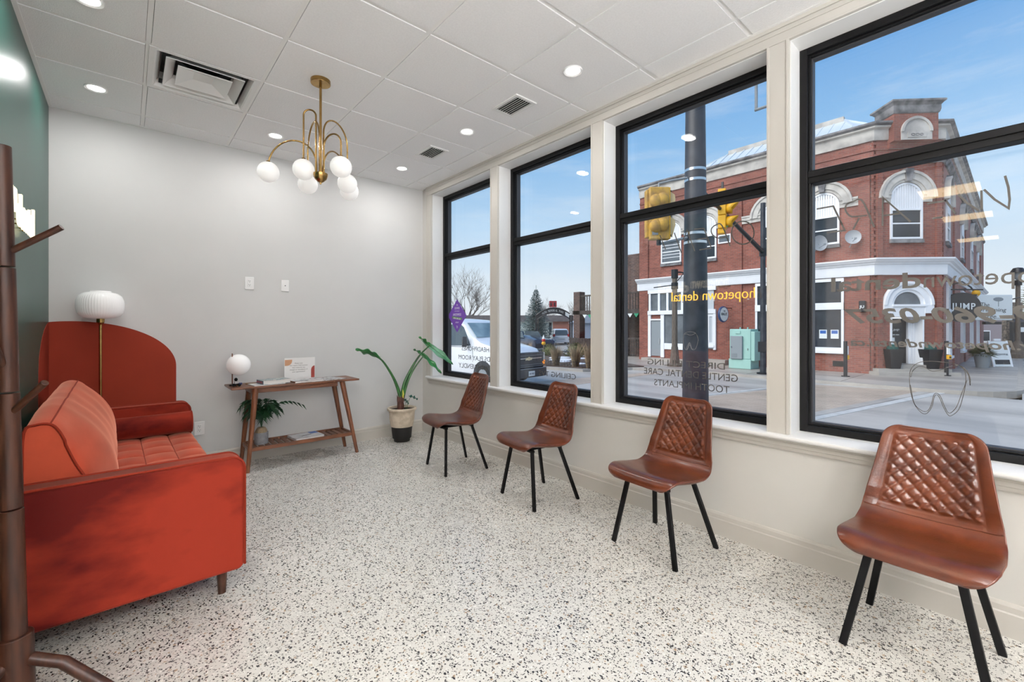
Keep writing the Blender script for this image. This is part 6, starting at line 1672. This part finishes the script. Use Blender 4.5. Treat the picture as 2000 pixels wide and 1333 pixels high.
G().tube([(-.9, 2.10, 2.10), (-.93, 2.4, 2.125), (-.93, 5.5, 2.125)], .010, 4).done('roof_gutter', M['blackplastic'], van)
# front
G().box(-.84, .84, -.06, .08, .56, 1.08).done('grille', M['blackplastic'], van, bevel=.03)
for z in (.62, .68, .98): G().box(-.74, .74, -.072, -.058, z, z+.012).done('grille_bar', M['cabgrey'], van)
G().box(-.70, .70, -.085, -.055, .875, .905).done('chrome_bar', M['chrome'], van, bevel=.004)
be = G(); be.prism([(-.17, -.045), (-.13, .03), (-.045, .03), (-.035, .055), (.045, .055), (.055, .03), (.17, .03), (.13, -.045), (.045, -.045), (.035, -.06), (-.035, -.06), (-.055, -.045)], lambda u, v, w: (u, w, .885+v), -.11, -.085)
be.done('bowtie_emblem', mat('gold_emblem', (.72, .62, .40), .3, .5), van)
for s in (-1, 1):
    G().box(s*.72, s*.93, -.05, .12, .80, 1.06).done('headlamp', M['headlamp'], van, bevel=.02)
    G().box(s*.74, s*.90, -.06, .10, .66, .78).done('indicator', M['amber'], van, bevel=.015); G().box(s*.90, s*.965, -.03, .16, .67, .79).done('side_marker', M['amber'], van, bevel=.012)
g = G(); g.loft([[(-1.0, .22, z0_), (-1.02, .02, z0_), (-.90, -.14, z0_), (-.6, -.20, z0_), (.6, -.20, z0_), (.90, -.14, z0_), (1.02, .02, z0_), (1.0, .22, z0_)] for z0_ in (.28, .34, .56)]); g.done('bumper', M['blackplastic'], van, bevel=.02)
g = G(); g.tube([(-.9, -.145, .565), (-.6, -.205, .568), (.6, -.205, .568), (.9, -.145, .575), (1.0, .0, .58)], .012, 5); g.done('bumper_trim', M['cabgrey'], van)
pt = G().box(-.155, .155, -.225, -.205, .33, .49).done('number_plate', M['signwhite'], van, bevel=.005)
text('AP-19427', 'plate_text', mat('plate_ink', (.03, .03, .10), .5), van, (-.125, -.227, .375), (1, 0, 0), (0, 0, 1), width=.25, height=.065, offset=.01, depth=.002)
for s in (-1, 1):
    G().bar((s*.15+.1, 1.50, 1.565), (s*.5+.15, 1.62, 1.66), .02, .02).done('wiper', M['blackplastic'], van)
# cars behind the park
def car(name, label, x, y, rz, paint, h=1.68):
    c = thing(name, label, 'car', (x, y, ZR), rz)
    rr = []
    for yy, zt, w in ((-2.3, .95, .80), (-2.2, 1.02, .86), (-2.05, 1.55, .80), (-1.8, h, .74), (.4, h, .74), (1.1, 1.10, .86), (2.1, .98, .84), (2.3, .7, .78)):
        rr.append([(-w, yy, .35), (-w-.03, yy, .8), (-w*.96, yy, min(zt, 1.05)), (-w*.84, yy, zt-.04), (-w*.7, yy, zt), (w*.7, yy, zt), (w*.84, yy, zt-.04), (w*.96, yy, min(zt, 1.05)), (w+.03, yy, .8), (w, yy, .35)])
    G().loft(rr).done('body', paint, c, smooth=35, bevel=.02)
    g = G(); g._q([(-.66, -2.24, 1.08), (.66, -2.24, 1.08), (.58, -2.07, 1.56), (-.58, -2.07, 1.56)], [(0, 1, 2, 3)]); o = g.done('rear_window', M['carglass'], c); so3 = o.modifiers.new('t', 'SOLIDIFY'); so3.thickness = .03
    for s in (-1, 1):
        G().box(s*.62, s*.88, -2.34, -2.15, .92, 1.18).done('tail_lamp', M['redlens'], c, bevel=.02)
        G().prism([(-1.9, 1.10), (.6, 1.08), (.2, 1.55), (-1.8, 1.55)], lambda u, v, w: (w*(1-.18*(v-1.1)), u, v), s*.76, s*.80).done('side_window', M['carglass'], c)
        for yy in (-1.4, 1.4): G().cyl((s*.68, yy, .34), (s*.90, yy, .34), .34, n=16).done('tyre', M['rubber'], c, smooth=40)
    G().box(-.30, .30, -2.36, -2.30, .72, .86).done('number_plate', M['signwhite'], c)
car('white_suv', 'white estate car parked behind the garden shrubs, tail lamps showing', 30.77, 26.63, -YAW, M['vanwhite'])
car('dark_blue_car', 'dark blue car parked behind the van bonnet, below the spruce', 20.36, 19.99, -YAW+.5+PI, M['carblue'], 1.25)
